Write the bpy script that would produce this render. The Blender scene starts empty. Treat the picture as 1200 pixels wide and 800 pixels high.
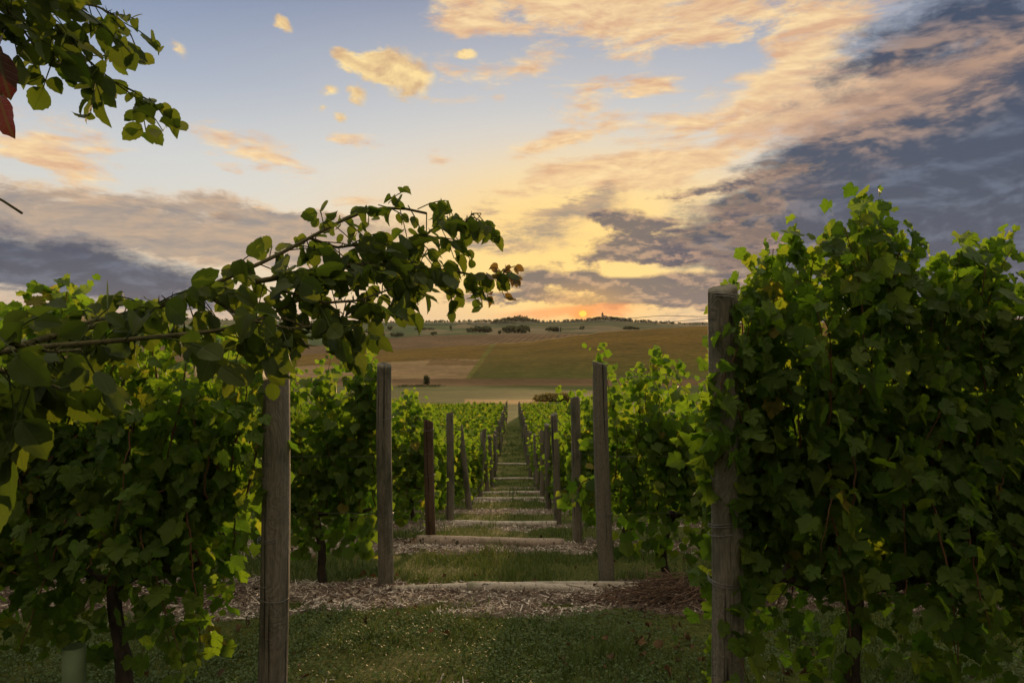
import bpy, math, random
import numpy as np
R = math.radians
SC = bpy.context.scene
COL = SC.collection
rng = np.random.default_rng(7)
random.seed(7)

F = 800.0                                    # focal length in pixels of a 1200 px wide frame
def at(px, py, Y):                           # eye at the origin, looking along +Y
    return np.array([(px - 600) / F * Y, Y, (400 - py) / F * Y])

# ------------------------------------------------------------------ camera, sky, sun, exposure
cam_d = bpy.data.cameras.new('camera')
cam = bpy.data.objects.new('camera', cam_d); COL.objects.link(cam)
cam_d.sensor_width = 36; cam_d.lens = 24; cam_d.clip_start = 0.05; cam_d.clip_end = 40000
cam.location = (0, 0, 0); cam.rotation_euler = (R(90), 0, 0)
SC.camera = cam
SUN_AZ = math.atan((683 - 600) / F)          # to the right of +Y
SUN_EL = math.atan((400 - 367) / F)

sun_d = bpy.data.lights.new('sun', 'SUN'); sun_o = bpy.data.objects.new('sun', sun_d); COL.objects.link(sun_o)
sun_d.energy = 5.0; sun_d.angle = R(1.2); sun_d.color = (1.0, 0.62, 0.30)
sun_o.rotation_euler = (R(90) - SUN_EL, 0, math.pi - SUN_AZ)

SC.view_settings.view_transform = 'Standard'; SC.view_settings.look = 'None'
SC.view_settings.exposure = 0.0; SC.view_settings.gamma = 1.0
try: SC.view_settings.use_curve_mapping = False
except Exception: pass
SC.render.engine = 'CYCLES'
SC.cycles.use_denoising = True
SC.cycles.max_bounces = 7; SC.cycles.diffuse_bounces = 3; SC.cycles.transmission_bounces = 4
SC.cycles.glossy_bounces = 2; SC.cycles.transparent_max_bounces = 6; SC.cycles.volume_bounces = 0
SC.cycles.sample_clamp_indirect = 6

def lin(r, g, b):
    def f(c):
        c /= 255.0
        return c / 12.92 if c <= 0.04045 else ((c + 0.055) / 1.055) ** 2.4
    return (f(r), f(g), f(b), 1.0)

class NT:                                    # small helper that strings shader nodes together
    def __init__(s, tree): s.t = tree; s.n = tree.nodes; s.l = tree.links
    def new(s, kind, **kw):
        n = s.n.new(kind)
        for k, v in kw.items(): setattr(n, k, v)
        return n
    def put(s, sock, v):
        if isinstance(v, bpy.types.NodeSocket): s.l.new(v, sock)
        elif v is not None: sock.default_value = v
    def m(s, op, a, b=None, c=None, clamp=False):
        n = s.new('ShaderNodeMath', operation=op, use_clamp=clamp)
        s.put(n.inputs[0], a); s.put(n.inputs[1], b)
        if c is not None: s.put(n.inputs[2], c)
        return n.outputs[0]
    def vm(s, op, a, b=None, scale=None):
        n = s.new('ShaderNodeVectorMath', operation=op)
        s.put(n.inputs[0], a); s.put(n.inputs[1], b)
        if scale is not None: s.put(n.inputs['Scale'], scale)
        return n.outputs[0]
    def mix(s, f, a, b, blend='MIX'):
        n = s.new('ShaderNodeMix', data_type='RGBA', blend_type=blend)
        s.put(n.inputs[0], f); s.put(n.inputs[6], a); s.put(n.inputs[7], b)
        return n.outputs[2]
    def noise(s, vec, scale, detail=5, rough=0.55, dist=0.0, dims='3D', w=None):
        n = s.new('ShaderNodeTexNoise', noise_dimensions=dims)
        s.put(n.inputs['Vector'], vec); n.inputs['Scale'].default_value = scale
        n.inputs['Detail'].default_value = detail; n.inputs['Roughness'].default_value = rough
        n.inputs['Distortion'].default_value = dist
        return n.outputs[0], n.outputs[1]
    def map(s, vec, loc=(0,0,0), rot=(0,0,0), scale=(1,1,1), kind='POINT'):
        n = s.new('ShaderNodeMapping', vector_type=kind)
        s.put(n.inputs[0], vec); n.inputs[1].default_value = loc; n.inputs[2].default_value = rot; n.inputs[3].default_value = scale
        return n.outputs[0]
    def ramp(s, f, stops, interp='LINEAR'):
        n = s.new('ShaderNodeValToRGB'); n.color_ramp.interpolation = interp
        e = n.color_ramp.elements
        while len(e) < len(stops): e.new(0.5)
        for i, (p, c) in enumerate(stops): e[i].position = p; e[i].color = c
        s.put(n.inputs[0], f); return n.outputs[0]
    def step(s, f, lo, hi):
        n = s.new('ShaderNodeMapRange', interpolation_type='SMOOTHSTEP')
        s.put(n.inputs[0], f); n.inputs[1].default_value = lo; n.inputs[2].default_value = hi
        return n.outputs[0]

def build_world():
    w = bpy.data.worlds.new('World'); SC.world = w; w.use_nodes = True
    w.cycles.sampling_method = 'NONE'
    t = NT(w.node_tree); t.n.clear()
    gen = t.new('ShaderNodeTexCoord').outputs['Generated']
    sep = t.new('ShaderNodeSeparateXYZ'); t.put(sep.inputs[0], gen)
    az = t.m('MULTIPLY', t.m('ARCTAN2', sep.outputs[0], sep.outputs[1]), F)
    el = t.m('MULTIPLY', t.m('ARCSINE', sep.outputs[2]), F)
    cmb = t.new('ShaderNodeCombineXYZ'); t.put(cmb.inputs[0], az); t.put(cmb.inputs[1], el)
    V = cmb.outputs[0]
    def ang(px, py): return F * math.atan((px - 600) / F), F * math.atan((400 - py) / math.hypot(F, px - 600))
    # wispy warp, streaks longer than high
    def shift(nx, ny, ax, ay):                                             # V pushed about by two noises (no colour sockets: keeps the shader small)
        cc = t.new('ShaderNodeCombineXYZ'); t.put(cc.inputs[0], t.m('MULTIPLY', nx, ax)); t.put(cc.inputs[1], t.m('MULTIPLY', ny, ay))
        return t.vm('ADD', V, cc.outputs[0])
    def field(rot, lx, ly, detail=9, rough=.6, dist=.5, base=V):
        a, _ = t.noise(t.map(base, rot=(0, 0, R(rot)), scale=(1/lx, 1/ly, 1)), 1.0, detail, rough, dist)
        return t.m('SUBTRACT', a, .5), None
    def lit(rot, lx, ly, dx, dy, rough=.6, dist=.5):                      # relief: how much more cloud here than a little towards the light
        a, _ = field(rot, lx, ly, 4, rough, dist); b_, _ = field(rot, lx, ly, 4, rough, dist, t.vm('ADD', V, (dx, dy, 0)))
        return t.m('ADD', .5, t.m('MULTIPLY', t.m('SUBTRACT', a, b_), 3.2), clamp=True)
    n_puff, _ = field(0, 46, 26, 8, .66, .2)
    n_wisp, _ = field(-12, 95, 24, 9, .68, .35)
    n_band, _ = field(3, 130, 28, 8, .67, .3)
    n_dark, _ = field(-17, 130, 44, 9, .67, .35)
    n_low, _ = field(0, 52, 22, 9, .68, .2)
    e_dark = lit(-17, 90, 36, -8, -8, .66, .3); e_low = lit(0, 52, 24, 0, -6, .66, .2); e_band = lit(3, 90, 24, 5, -6, .66, .3)
    VP = shift(n_puff, n_low, 34, 20); VW = shift(n_band, n_dark, 120, 70)
    last = [None]
    def blobs(vec, items):
        tot = None
        for k_, it in enumerate(items):
            if k_ % 6 == 0 and last[0] is not None:                            # chains the groups so that few values are alive at once
                vec = t.vm('ADD', vec, t.m('MULTIPLY', last[0], 1e-9))
            px, py, sx, sy = it[:4]; rot = it[4] if len(it) > 4 else 0; wt = it[5] if len(it) > 5 else 1.0
            A, E = ang(px, py)
            g = t.new('ShaderNodeTexGradient', gradient_type='SPHERICAL')
            t.put(g.inputs[0], t.map(vec, loc=(A, E, 0), rot=(0, 0, R(rot)), scale=(sx, sy, 1), kind='TEXTURE'))
            v = t.m('MULTIPLY', g.outputs[1], wt)
            tot = v if tot is None else t.m('ADD', tot, v)
            last[0] = tot
        return tot
    def dens(f, n, amp, lo, hi):                                           # presence plus broken-up noise
        gate = t.step(f, 0.0, .22)
        return t.step(t.m('ADD', f, t.m('MULTIPLY', t.m('MULTIPLY', n, amp), gate)), lo, hi)
    # clear sky; top stops are added brightness, out of view, to light the ground
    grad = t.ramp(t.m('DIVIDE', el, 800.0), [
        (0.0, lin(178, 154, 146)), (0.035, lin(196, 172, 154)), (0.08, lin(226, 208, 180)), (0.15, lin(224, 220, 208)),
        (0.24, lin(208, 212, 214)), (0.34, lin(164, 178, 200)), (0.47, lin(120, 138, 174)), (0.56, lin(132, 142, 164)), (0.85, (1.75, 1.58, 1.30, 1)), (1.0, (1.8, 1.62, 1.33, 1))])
    sky = t.new('ShaderNodeTexSky', sky_type='NISHITA')
    sky.sun_disc = False; sky.sun_elevation = SUN_EL; sky.sun_rotation = SUN_AZ; sky.air_density = 1.0; sky.dust_density = 1.2
    nish = t.mix(1.0, sky.outputs[0], (0.10, 0.10, 0.10, 1), 'MULTIPLY')
    c = t.mix(0.06, grad, nish)
    # warm light round the low sun
    glow = t.step(blobs(V, [(650, 240, 620, 330)]), 0.0, 1.0)
    c = t.mix(t.m('MULTIPLY', glow, 0.50), c, lin(250, 238, 214))
    glow2 = t.step(blobs(V, [(670, 300, 430, 175)]), 0.0, 1.0)
    c = t.mix(t.m('MULTIPLY', glow2, 0.85), c, lin(255, 202, 92))
    glow3 = t.step(blobs(V, [(695, 278, 260, 130), (660, 318, 160, 60)]), 0.0, .9)
    c = t.mix(t.m('MULTIPLY', glow3, 0.65), c, (1.10, .80, .30, 1))
    # thin high cloud catching the light
    H = [(600, 4, 190, 50, -4, 1.2), (740, 10, 140, 50, -6, 1.1), (548, 30, 45, 18, 0, .8), (800, 42, 100, 32, 8, .8), (905, 12, 110, 46, -10, .8), (935, 66, 80, 30, 8, .8), (990, 20, 110, 40, 10, .6),
         (55, 162, 115, 38, -6, 1.0), (60, 192, 70, 18, -12, .8), (305, 182, 105, 32, -12, .95), (405, 160, 70, 16, -8, .75), (515, 186, 45, 16, -18, .7),
         (645, 166, 84, 15, 13, .85), (695, 130, 90, 20, -8, .9), (720, 97, 110, 18, 3, .85), (700, 155, 150, 22, 4, .6), (560, 75, 120, 22, 0, .5), (770, 100, 60, 16, 0, .7), (830, 185, 80, 18, 5, .7), (262, 255, 26, 12, 0, 1.1), (310, 235, 90, 14, 0, .6), (735, 190, 170, 28, 3, .95),
         (870, 128, 150, 46, 12, .95), (965, 118, 130, 46, 8, .95), (790, 210, 110, 26, 3, .7), (640, 205, 100, 16, 10, .75), (690, 218, 120, 16, 0, .7), (600, 228, 90, 12, 0, .6), (420, 235, 70, 12, 0, .55), (1050, 95, 120, 36, 15, .7), (90, 225, 140, 16, -4, .6), (520, 120, 120, 24, 5, .35), (620, 80, 160, 40, 5, .3)]
    hd = dens(blobs(VP, H), t.m('ADD', t.m('MULTIPLY', n_wisp, .75), t.m('MULTIPLY', n_low, .45)), 3.1, .30, 1.0)
    c = t.mix(t.m('MULTIPLY', hd, 0.92), c, t.mix(e_band, lin(222, 176, 138), lin(255, 222, 166)))
    # grey-mauve bands, low on the left and round the sun
    G = [(120, 252, 360, 40, -4, .95), (330, 278, 320, 42, -2, .95), (100, 275, 220, 34, -2, .7), (250, 240, 180, 24, -6, .45), (640, 243, 125, 26, 3, 1.25), (690, 236, 60, 16, 6, .8), (650, 272, 130, 24, 2, .75), (600, 288, 90, 20, 0, .7), (200, 300, 260, 26, -3, .6), (430, 262, 160, 20, 0, .6)]
    gd = dens(blobs(VW, G), t.m('ADD', t.m('MULTIPLY', n_band, .7), t.m('MULTIPLY', n_low, .5)), 3.2, .18, 1.15)
    c = t.mix(t.m('MULTIPLY', gd, 0.86), c, t.mix(t.m('MULTIPLY', e_band, .55), t.ramp(gd, [(0.0, lin(248, 206, 138)), (0.4, lin(204, 170, 132)), (1.0, lin(136, 129, 128))]), lin(232, 186, 138)))
    # dark slate clouds
    D = [(1230, 60, 340, 130, 20, 1.4), (1170, 255, 430, 140, 10, 1.8), (1040, 172, 290, 60, 18, .75), (1000, 245, 230, 60, 8, .75),
         (1210, 340, 280, 90, 0, .7), (1070, 40, 220, 70, 25, .75), (850, 245, 150, 30, 8, .55), (900, 290, 130, 36, 0, .7), (880, 195, 110, 24, 8, .45), (800, 285, 80, 20, 0, .4),
         (20, 300, 250, 52, -9, 1.7), (130, 325, 230, 24, -3, .9), (330, 308, 160, 16, -4, .55), (30, 345, 110, 22, 0, .4)]
    f_dark = blobs(VW, D); dd = dens(f_dark, t.m('ADD', t.m('MULTIPLY', n_dark, .6), t.m('MULTIPLY', n_low, .6)), 3.0, .14, 1.35)
    thick = t.ramp(dd, [(0.0, lin(240, 214, 176)), (0.2, lin(196, 176, 158)), (0.5, lin(110, 119, 132)), (1.0, lin(58, 73, 97))])
    peach = t.step(blobs(V, [(960, 130, 260, 90, 10, 1.2), (1100, 100, 160, 60, 15, .8), (40, 250, 300, 40, 0, .6), (800, 260, 200, 80, 0, .8)]), 0, 1)
    litcol = t.mix(peach, lin(112, 126, 148), lin(220, 178, 144))
    c = t.mix(t.m('MULTIPLY', dd, 0.96), c, t.mix(t.m('MULTIPLY', t.step(e_dark, .32, 1.05), .48), thick, litcol))
    K = [(985, 128, 250, 44, 12, 1.0), (880, 150, 160, 34, 10, .9), (1080, 110, 160, 34, 16, .8), (1010, 205, 160, 22, 10, .6), (1160, 110, 60, 20, 20, .7), (860, 262, 90, 14, 0, .5)]
    kd = dens(blobs(VP, K), n_wisp, 3.2, .45, 1.6)
    c = t.mix(t.m('MULTIPLY', kd, 0.6), c, lin(216, 174, 142))
    # small broken clouds low over the sun and the grey bank along the horizon
    S = [(635, 327, 58, 26, 0, 1.5), (712, 335, 58, 16, -5, 1.4), (690, 325, 26, 18, 25, 1.1), (765, 333, 80, 17, 3, 1.15), (842, 332, 110, 26, 2, 1.2), (755, 266, 60, 24, -10, 1.35), (742, 292, 95, 22, -2, 1.35), (700, 250, 60, 12, 0, .8), (860, 250, 90, 24, 4, .9), (880, 290, 90, 26, 0, .9), (900, 205, 80, 22, 8, .8), (820, 225, 80, 16, 4, .7), (790, 303, 75, 13, 0, .8), (700, 262, 50, 12, 0, .6),
         (660, 352, 300, 12, 0, .85), (850, 356, 210, 18, 0, .8), (700, 305, 70, 9, 0, .6), (580, 345, 90, 12, 0, .6), (340, 352, 180, 10, 0, .5)]
    sd = dens(blobs(VP, S), n_low, 2.9, .28, .95)
    c = t.mix(t.m('MULTIPLY', sd, 0.9), c, t.mix(t.m('MULTIPLY', t.step(e_low, .45, .95), .6), t.ramp(sd, [(0.0, lin(252, 210, 132)), (0.35, lin(184, 146, 112)), (1.0, lin(92, 90, 102))]), lin(214, 172, 138)))
    # bright puffs
    P = [(470, 87, 52, 32, -16, 1.3), (440, 78, 34, 20, -14, 1.0), (407, 71, 24, 12, -14, 1.0), (417, 109, 20, 15, -35, 1.0), (384, 104, 18, 9, 0, 1.0), (373, 125, 13, 8, 0, .9), (398, 137, 13, 7, 0, .9),
         (549, 65, 16, 7, 0, 1.0), (335, 28, 16, 10, -40, .7), (210, 58, 16, 8, -40, .6)]
    pf = t.m('ADD', blobs(VP, P), 0.0); pd = dens(pf, n_puff, 2.2, .10, .75)
    e_p = lit(0, 40, 26, 5, -9)
    c = t.mix(t.m('MULTIPLY', pd, 0.95), c, t.mix(e_p, lin(214, 176, 132), lin(255, 224, 158)))
    bloom = t.step(blobs(V, [(683, 366, 95, 48)]), 0.0, 1.0)
    c = t.mix(t.m('MULTIPLY', bloom, .55), c, lin(255, 190, 96))
    # reddened streaks beside the sun, and its disc
    rd = t.step(t.m('MULTIPLY', blobs(VP, [(668, 366, 120, 10, 3, 1.5), (700, 360, 50, 7, 8, .8)]), t.m('ADD', .9, t.m('MULTIPLY', n_low, 2.0))), 0.1, 0.9)
    c = t.mix(t.m('MULTIPLY', rd, 0.62), c, lin(255, 150, 84))
    core = t.step(blobs(V, [(683, 368.5, 20, 13)]), 0.0, 1.0)
    c = t.mix(core, c, (1.0, 0.34, 0.05, 1))
    disc = t.step(blobs(V, [(683, 367.5, 7.5, 6.2)]), 0.25, 0.6)
    c = t.mix(disc, c, (2.4, .75, 0.06, 1))
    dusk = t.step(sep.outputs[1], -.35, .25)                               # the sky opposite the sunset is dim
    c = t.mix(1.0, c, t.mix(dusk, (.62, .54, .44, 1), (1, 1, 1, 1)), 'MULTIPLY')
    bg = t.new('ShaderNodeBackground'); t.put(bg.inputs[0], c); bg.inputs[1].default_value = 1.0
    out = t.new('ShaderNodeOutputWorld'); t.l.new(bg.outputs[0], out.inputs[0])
build_world()

# ------------------------------------------------------------------ mesh helpers
def vnoise(x, y, seed=0):                    # value noise in the plane
    x = np.asarray(x, float); y = np.asarray(y, float)
    xi = np.floor(x).astype(np.int64); yi = np.floor(y).astype(np.int64)
    fx = x - xi; fy = y - yi; fx = fx*fx*(3-2*fx); fy = fy*fy*(3-2*fy)
    def h(a, b):
        n = (a * 374761393 + b * 668265263 + seed * 974711) & 0x7fffffff
        n = ((n ^ (n >> 13)) * 1274126177) & 0x7fffffff
        return ((n ^ (n >> 16)) & 0xffff) / 65535.0
    return (h(xi,yi)*(1-fx)+h(xi+1,yi)*fx)*(1-fy) + (h(xi,yi+1)*(1-fx)+h(xi+1,yi+1)*fx)*fy
def fbm(x, y, seed=0, oct=4):
    v = 0; a = .5; s = 1
    for k in range(oct): v = v + a*vnoise(x*s, y*s, seed+k*17); a *= .5; s *= 2.03
    return v / (1 - .5**oct)

def mesh_np(name, verts, tris=None, quads=None, attrs=None, smooth=False):
    me = bpy.data.meshes.new(name)
    verts = np.asarray(verts, np.float32)
    me.vertices.add(len(verts)); me.vertices.foreach_set('co', verts.ravel())
    loops, starts, n = [], [], 0
    for fs, k in ((tris, 3), (quads, 4)):
        if fs is None or len(fs) == 0: continue
        fs = np.asarray(fs, np.int32); loops.append(fs.ravel()); starts.append(n + np.arange(len(fs))*k); n += fs.size
    loops = np.concatenate(loops); starts = np.concatenate(starts)
    me.loops.add(len(loops)); me.loops.foreach_set('vertex_index', loops)
    me.polygons.add(len(starts)); me.polygons.foreach_set('loop_start', starts.astype(np.int32))
    me.update(calc_edges=True)
    for k, a in (attrs or {}).items():
        a = np.asarray(a, np.float32)
        if a.ndim == 1:
            at_ = me.attributes.new(k, 'FLOAT', 'POINT'); at_.data.foreach_set('value', a)
        elif a.shape[1] == 4:
            at_ = me.attributes.new(k, 'FLOAT_COLOR', 'POINT'); at_.data.foreach_set('color', a.ravel())
        else:
            at_ = me.attributes.new(k, 'FLOAT_VECTOR', 'POINT'); at_.data.foreach_set('vector', a.ravel())
    if smooth: me.polygons.foreach_set('use_smooth', np.ones(len(me.polygons), bool))
    me.validate(); return me

def link(name, me, mat=None, parent=None, loc=None):
    o = bpy.data.objects.new(name, me); COL.objects.link(o)
    if mat is not None and not me.materials: me.materials.append(mat)
    if parent is not None: o.parent = parent
    if loc is not None: o.location = loc
    return o
def tag(o, label=None, cat=None, group=None, kind=None):
    if label: o['label'] = label
    if cat: o['category'] = cat
    if group: o['group'] = group
    if kind: o['kind'] = kind
    return o
def thing(name, loc=(0, 0, 0), rz=0.0, **kw):
    o = bpy.data.objects.new(name, None); COL.objects.link(o); o.empty_display_size = .1
    o.location = loc; o.rotation_euler = (0, 0, rz); return tag(o, **kw)
def copy_thing(src, loc, rz=0.0, scale=None, **kw):
    r = src.copy(); COL.objects.link(r); r.location = loc; r.rotation_euler = (0, 0, rz)
    if scale is not None: r.scale = scale
    for ch in list(src.children):
        c = ch.copy(); COL.objects.link(c); c.parent = r
    return tag(r, **kw)

class Geo:                                   # collects triangles and quads into one mesh
    def __init__(s): s.v = []; s.t = []; s.q = []; s.tint = []; s.uv = []; s.n = 0
    def add(s, v, tris=None, quads=None, tint=0.5, uv=None):
        v = np.asarray(v, float)
        if tris is not None and len(tris): s.t.append(np.asarray(tris, np.int64) + s.n)
        if quads is not None and len(quads): s.q.append(np.asarray(quads, np.int64) + s.n)
        s.v.append(v); s.tint.append(np.broadcast_to(np.asarray(tint, float), (len(v),)))
        s.uv.append(np.zeros((len(v), 3)) if uv is None else uv); s.n += len(v)
    def tube(s, pts, rad, sides=6, tint=0.5, cap=True, lump=0.0):
        pts = np.asarray(pts, float); n = len(pts); rad = np.broadcast_to(np.asarray(rad, float), (n,))
        tan = np.gradient(pts, axis=0); tan /= np.linalg.norm(tan, axis=1)[:, None] + 1e-9
        up = np.array([0, 0, 1.0]) if abs(tan[0][2]) < .9 else np.array([1.0, 0, 0])
        a = np.linspace(0, 2*np.pi, sides, endpoint=False); vs = []
        for i in range(n):
            x = np.cross(tan[i], up); x /= np.linalg.norm(x) + 1e-9; y = np.cross(x, tan[i]); up = np.cross(x, tan[i])
            r = rad[i] * (1 + lump * (rng.random(sides) - .5))
            vs.append(pts[i] + (np.cos(a)*r)[:, None]*x + (np.sin(a)*r)[:, None]*y)
        v = np.concatenate(vs); q = []
        for i in range(n-1):
            for k in range(sides):
                k2 = (k+1) % sides; q.append((i*sides+k, i*sides+k2, (i+1)*sides+k2, (i+1)*sides+k))
        tr = []
        if cap:
            v = np.vstack([v, pts[0], pts[-1]]); c0 = n*sides; c1 = c0+1
            for k in range(sides):
                k2 = (k+1) % sides; tr += [(c0, k2, k), (c1, (n-1)*sides+k, (n-1)*sides+k2)]
        s.add(v, tr, q, tint)
    def scatter(s, tmpl, pos, nrm, tip, size, tint):
        n = len(pos)
        if isinstance(tmpl, list):                                             # several leaf shapes, dealt out at random
            pick = rng.integers(0, len(tmpl), n); pos, nrm, tip = (np.asarray(q, float) for q in (pos, nrm, tip))
            size = np.broadcast_to(np.asarray(size, float), (n,)); tint = np.broadcast_to(np.asarray(tint, float), (n,))
            for k in range(len(tmpl)):
                m_ = pick == k
                if m_.any(): s.scatter(tmpl[k], pos[m_], nrm[m_], tip[m_], size[m_], tint[m_])
            return
        tv, tt = tmpl
        pos = np.asarray(pos, float); nrm = np.asarray(nrm, float); tip = np.asarray(tip, float)
        z = nrm / (np.linalg.norm(nrm, axis=1)[:, None] + 1e-9)
        y = tip - (tip*z).sum(1)[:, None]*z; y /= np.linalg.norm(y, axis=1)[:, None] + 1e-9
        x = np.cross(y, z); sz = np.broadcast_to(np.asarray(size, float), (n,))
        fold = rng.uniform(.1, 1.9, n)
        v = (tv[None, :, 0:1]*x[:, None] + tv[None, :, 1:2]*y[:, None] + (tv[None, :, 2:3]*fold[:, None, None])*z[:, None]) * sz[:, None, None] + pos[:, None]
        f = (tt[None] + (np.arange(n)*len(tv))[:, None, None]).reshape(-1, 3)
        s.add(v.reshape(-1, 3), f, None, np.repeat(np.broadcast_to(tint, (n,)), len(tv)), np.tile(tv, (n, 1)))
    def mesh(s, name, smooth=False):
        return mesh_np(name, np.concatenate(s.v), np.concatenate(s.t) if s.t else None, np.concatenate(s.q) if s.q else None,
                       {'tint': np.concatenate(s.tint), 'leafpos': np.concatenate(s.uv)}, smooth)

# ------------------------------------------------------------------ leaf outlines
def fan(half, centre=(0, .4), fold=.25, droop=.2):
    half = [p for p in half]
    pts = half + [(-x, y) for x, y in reversed(half) if abs(x) > 1e-6]
    pts = [centre] + pts
    v = np.array([(x, y, fold*abs(x) - droop*y*y) for x, y in pts]); n = len(pts) - 1
    t = np.array([(0, 1+i, 1+(i+1) % n) for i in range(n)])[:, ::-1]
    return v, t
def vine_tmpl(seed, wide, curl, cup, skew):
    r_ = np.random.default_rng(seed)
    half = [(0, .03), (.06, -.07), (.15, -.12), (.20, -.10), (.27, -.14), (.33, -.07), (.38, -.08), (.41, .0), (.47, .02), (.47, .10), (.53, .14), (.51, .21), (.48, .27), (.47, .31), (.54, .34), (.54, .41), (.61, .45), (.59, .52), (.62, .59), (.54, .60),
            (.49, .66), (.43, .64), (.36, .69), (.32, .66), (.33, .74), (.28, .77), (.25, .84), (.19, .84), (.15, .93), (.08, .93), (0, 1.06)]
    pts = np.array(half + [(-x, y) for x, y in reversed(half) if abs(x) > 1e-6]); pts[:, 0] *= wide
    pts = pts + r_.normal(0, .016, pts.shape); pts[:, 0] += skew*pts[:, 1]**2; n = len(pts); c = np.array([0, .34])
    rings = [c + (pts - c)*f for f in (.4, .72)]
    def zz(p):
        a = np.arctan2(p[:, 0], p[:, 1]-.1); r = np.hypot(p[:, 0], p[:, 1]-.34)
        return .12*np.abs(np.sin(a*2.5))*r*1.6 + cup*np.abs(p[:, 0]) - curl*p[:, 1]**2 + .05*np.sin(a*9+seed)*r**1.5 + .06*np.sin(a*3+seed*2)*r
    p = np.vstack([c[None]] + rings + [pts]); v = np.column_stack([p, zz(p)]); t = []
    for i in range(n):
        j = (i+1) % n; t.append((0, 1+j, 1+i))
        for q in (0, 1): t += [(1+q*n+i, 1+q*n+j, 1+(q+1)*n+j), (1+q*n+i, 1+(q+1)*n+j, 1+(q+1)*n+i)]
    return v, np.array(t)
VINE = [vine_tmpl(1, 1.0, .20, .16, 0), vine_tmpl(2, .92, .42, .30, .12), vine_tmpl(3, 1.06, .08, -.12, -.10), vine_tmpl(4, .88, .30, .45, .05)]
VINE_MID = fan([(0, .03), (.16, -.12), (.34, -.06), (.50, .14), (.50, .28), (.61, .52), (.46, .66), (.30, .78), (.12, .94), (0, 1.05)], (0, .36), .28, .22)
VINE_FAR = fan([(0, -.05), (.45, 0), (.55, .55), (0, 1)])
def rose_tmpl(width, sag_, vee, twist):
    ys = np.linspace(0, 1, 12); v = []; t = []
    for i, y in enumerate(ys):
        w = width*math.sin(math.pi*min(1, y**.86))**.72 if 0 < y < 1 else 0.0
        sag = -sag_*y*y; jag = .022*(1 if i % 2 else -1)*(0 < i < 11)
        for f in (-1, -.5, 0, .5, 1):
            x = f*w*(1 + (jag*1.2 if abs(f) == 1 else 0)); zz = vee*abs(f)*w + sag + twist*f*w*y + .02*math.sin(y*11)*abs(f)
            v.append((x, y + (jag if abs(f) == 1 else 0), zz))
    for i in range(11):
        for k in range(4):
            a = i*5+k; t += [(a, a+1, a+6), (a, a+6, a+5)]
    return np.array(v), np.array(t)
ROSE = [rose_tmpl(.39, .15, .25, .1), rose_tmpl(.34, .40, .5, -.3), rose_tmpl(.40, -.05, .1, .35), rose_tmpl(.32, .25, .9, .1)]

# ------------------------------------------------------------------ materials
def mat(name):
    m = bpy.data.materials.new(name); m.use_nodes = True
    t = NT(m.node_tree); t.n.clear(); out = t.new('ShaderNodeOutputMaterial')
    return m, t, out
def principled(t, out, col, rough=.8, bump=None, strength=.3, dist=.01, spec=.3):
    b = t.new('ShaderNodeBsdfPrincipled'); t.put(b.inputs['Base Color'], col); t.put(b.inputs['Roughness'], rough)
    b.inputs['Specular IOR Level'].default_value = spec
    if bump is not None:
        bp = t.new('ShaderNodeBump'); bp.inputs['Strength'].default_value = strength; bp.inputs['Distance'].default_value = dist
        t.put(bp.inputs['Height'], bump); t.l.new(bp.outputs[0], b.inputs['Normal'])
    if out is not None: t.l.new(b.outputs[0], out.inputs[0])
    return b
def attr(t, name): return t.new('ShaderNodeAttribute', attribute_name=name)
def leaf_material(name, stops, trans, tmix=.45, rough=.5, veins=True, spec=.35):
    m, t, out = mat(name)
    ti = attr(t, 'tint').outputs['Fac']
    base = t.ramp(ti, stops)
    nz, _ = t.noise(t.new('ShaderNodeTexCoord').outputs['Object'], 14, 3)
    base = t.mix(t.m('MULTIPLY', nz, .35), base, (0.05, 0.075, 0.012, 1))
    tcol = t.ramp(ti, trans); h = None
    if veins:
        sp = t.new('ShaderNodeSeparateXYZ'); t.put(sp.inputs[0], attr(t, 'leafpos').outputs['Vector'])
        ax = t.m('ABSOLUTE', sp.outputs[0])
        side = t.m('FRACT', t.m('MULTIPLY', t.m('SUBTRACT', sp.outputs[1], t.m('MULTIPLY', ax, .8)), 7.0))
        vein = t.m('MAXIMUM', t.m('SUBTRACT', 1.0, t.step(ax, .012, .04)), t.m('MULTIPLY', t.m('SUBTRACT', 1.0, t.step(t.m('ABSOLUTE', t.m('SUBTRACT', side, .5)), .02, .12)), .5))
        base = t.mix(t.m('MULTIPLY', vein, .35), base, (0.10, 0.13, 0.04, 1))
        tcol = t.mix(t.m('MULTIPLY', vein, .35), tcol, (0.05, 0.10, 0.01, 1))
        h = t.m('SUBTRACT', nz, vein)
    b = principled(t, None, base, rough, h, .35, .004, spec)
    tr = t.new('ShaderNodeBsdfTranslucent'); t.put(tr.inputs[0], tcol)
    mx = t.new('ShaderNodeMixShader'); mx.inputs[0].default_value = tmix
    t.l.new(b.outputs[0], mx.inputs[1]); t.l.new(tr.outputs[0], mx.inputs[2]); t.l.new(mx.outputs[0], out.inputs[0])
    return m
M = {}
M['vine'] = leaf_material('vine_leaf', [(0, (.026, .060, .007, 1)), (.5, (.056, .105, .010, 1)), (.9, (.088, .125, .016, 1)), (1, (.17, .12, .02, 1))],
                          [(0, (.11, .24, .012, 1)), (.5, (.24, .40, .018, 1)), (1, (.46, .48, .03, 1))], .50, .55, True, .22)
M['rose'] = leaf_material('rose_leaf', [(0, (.026, .044, .010, 1)), (.6, (.046, .068, .013, 1)), (1, (.07, .088, .018, 1))],
                          [(0, (.08, .14, .010, 1)), (1, (.20, .25, .02, 1))], .44, .62, True, .18)
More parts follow.
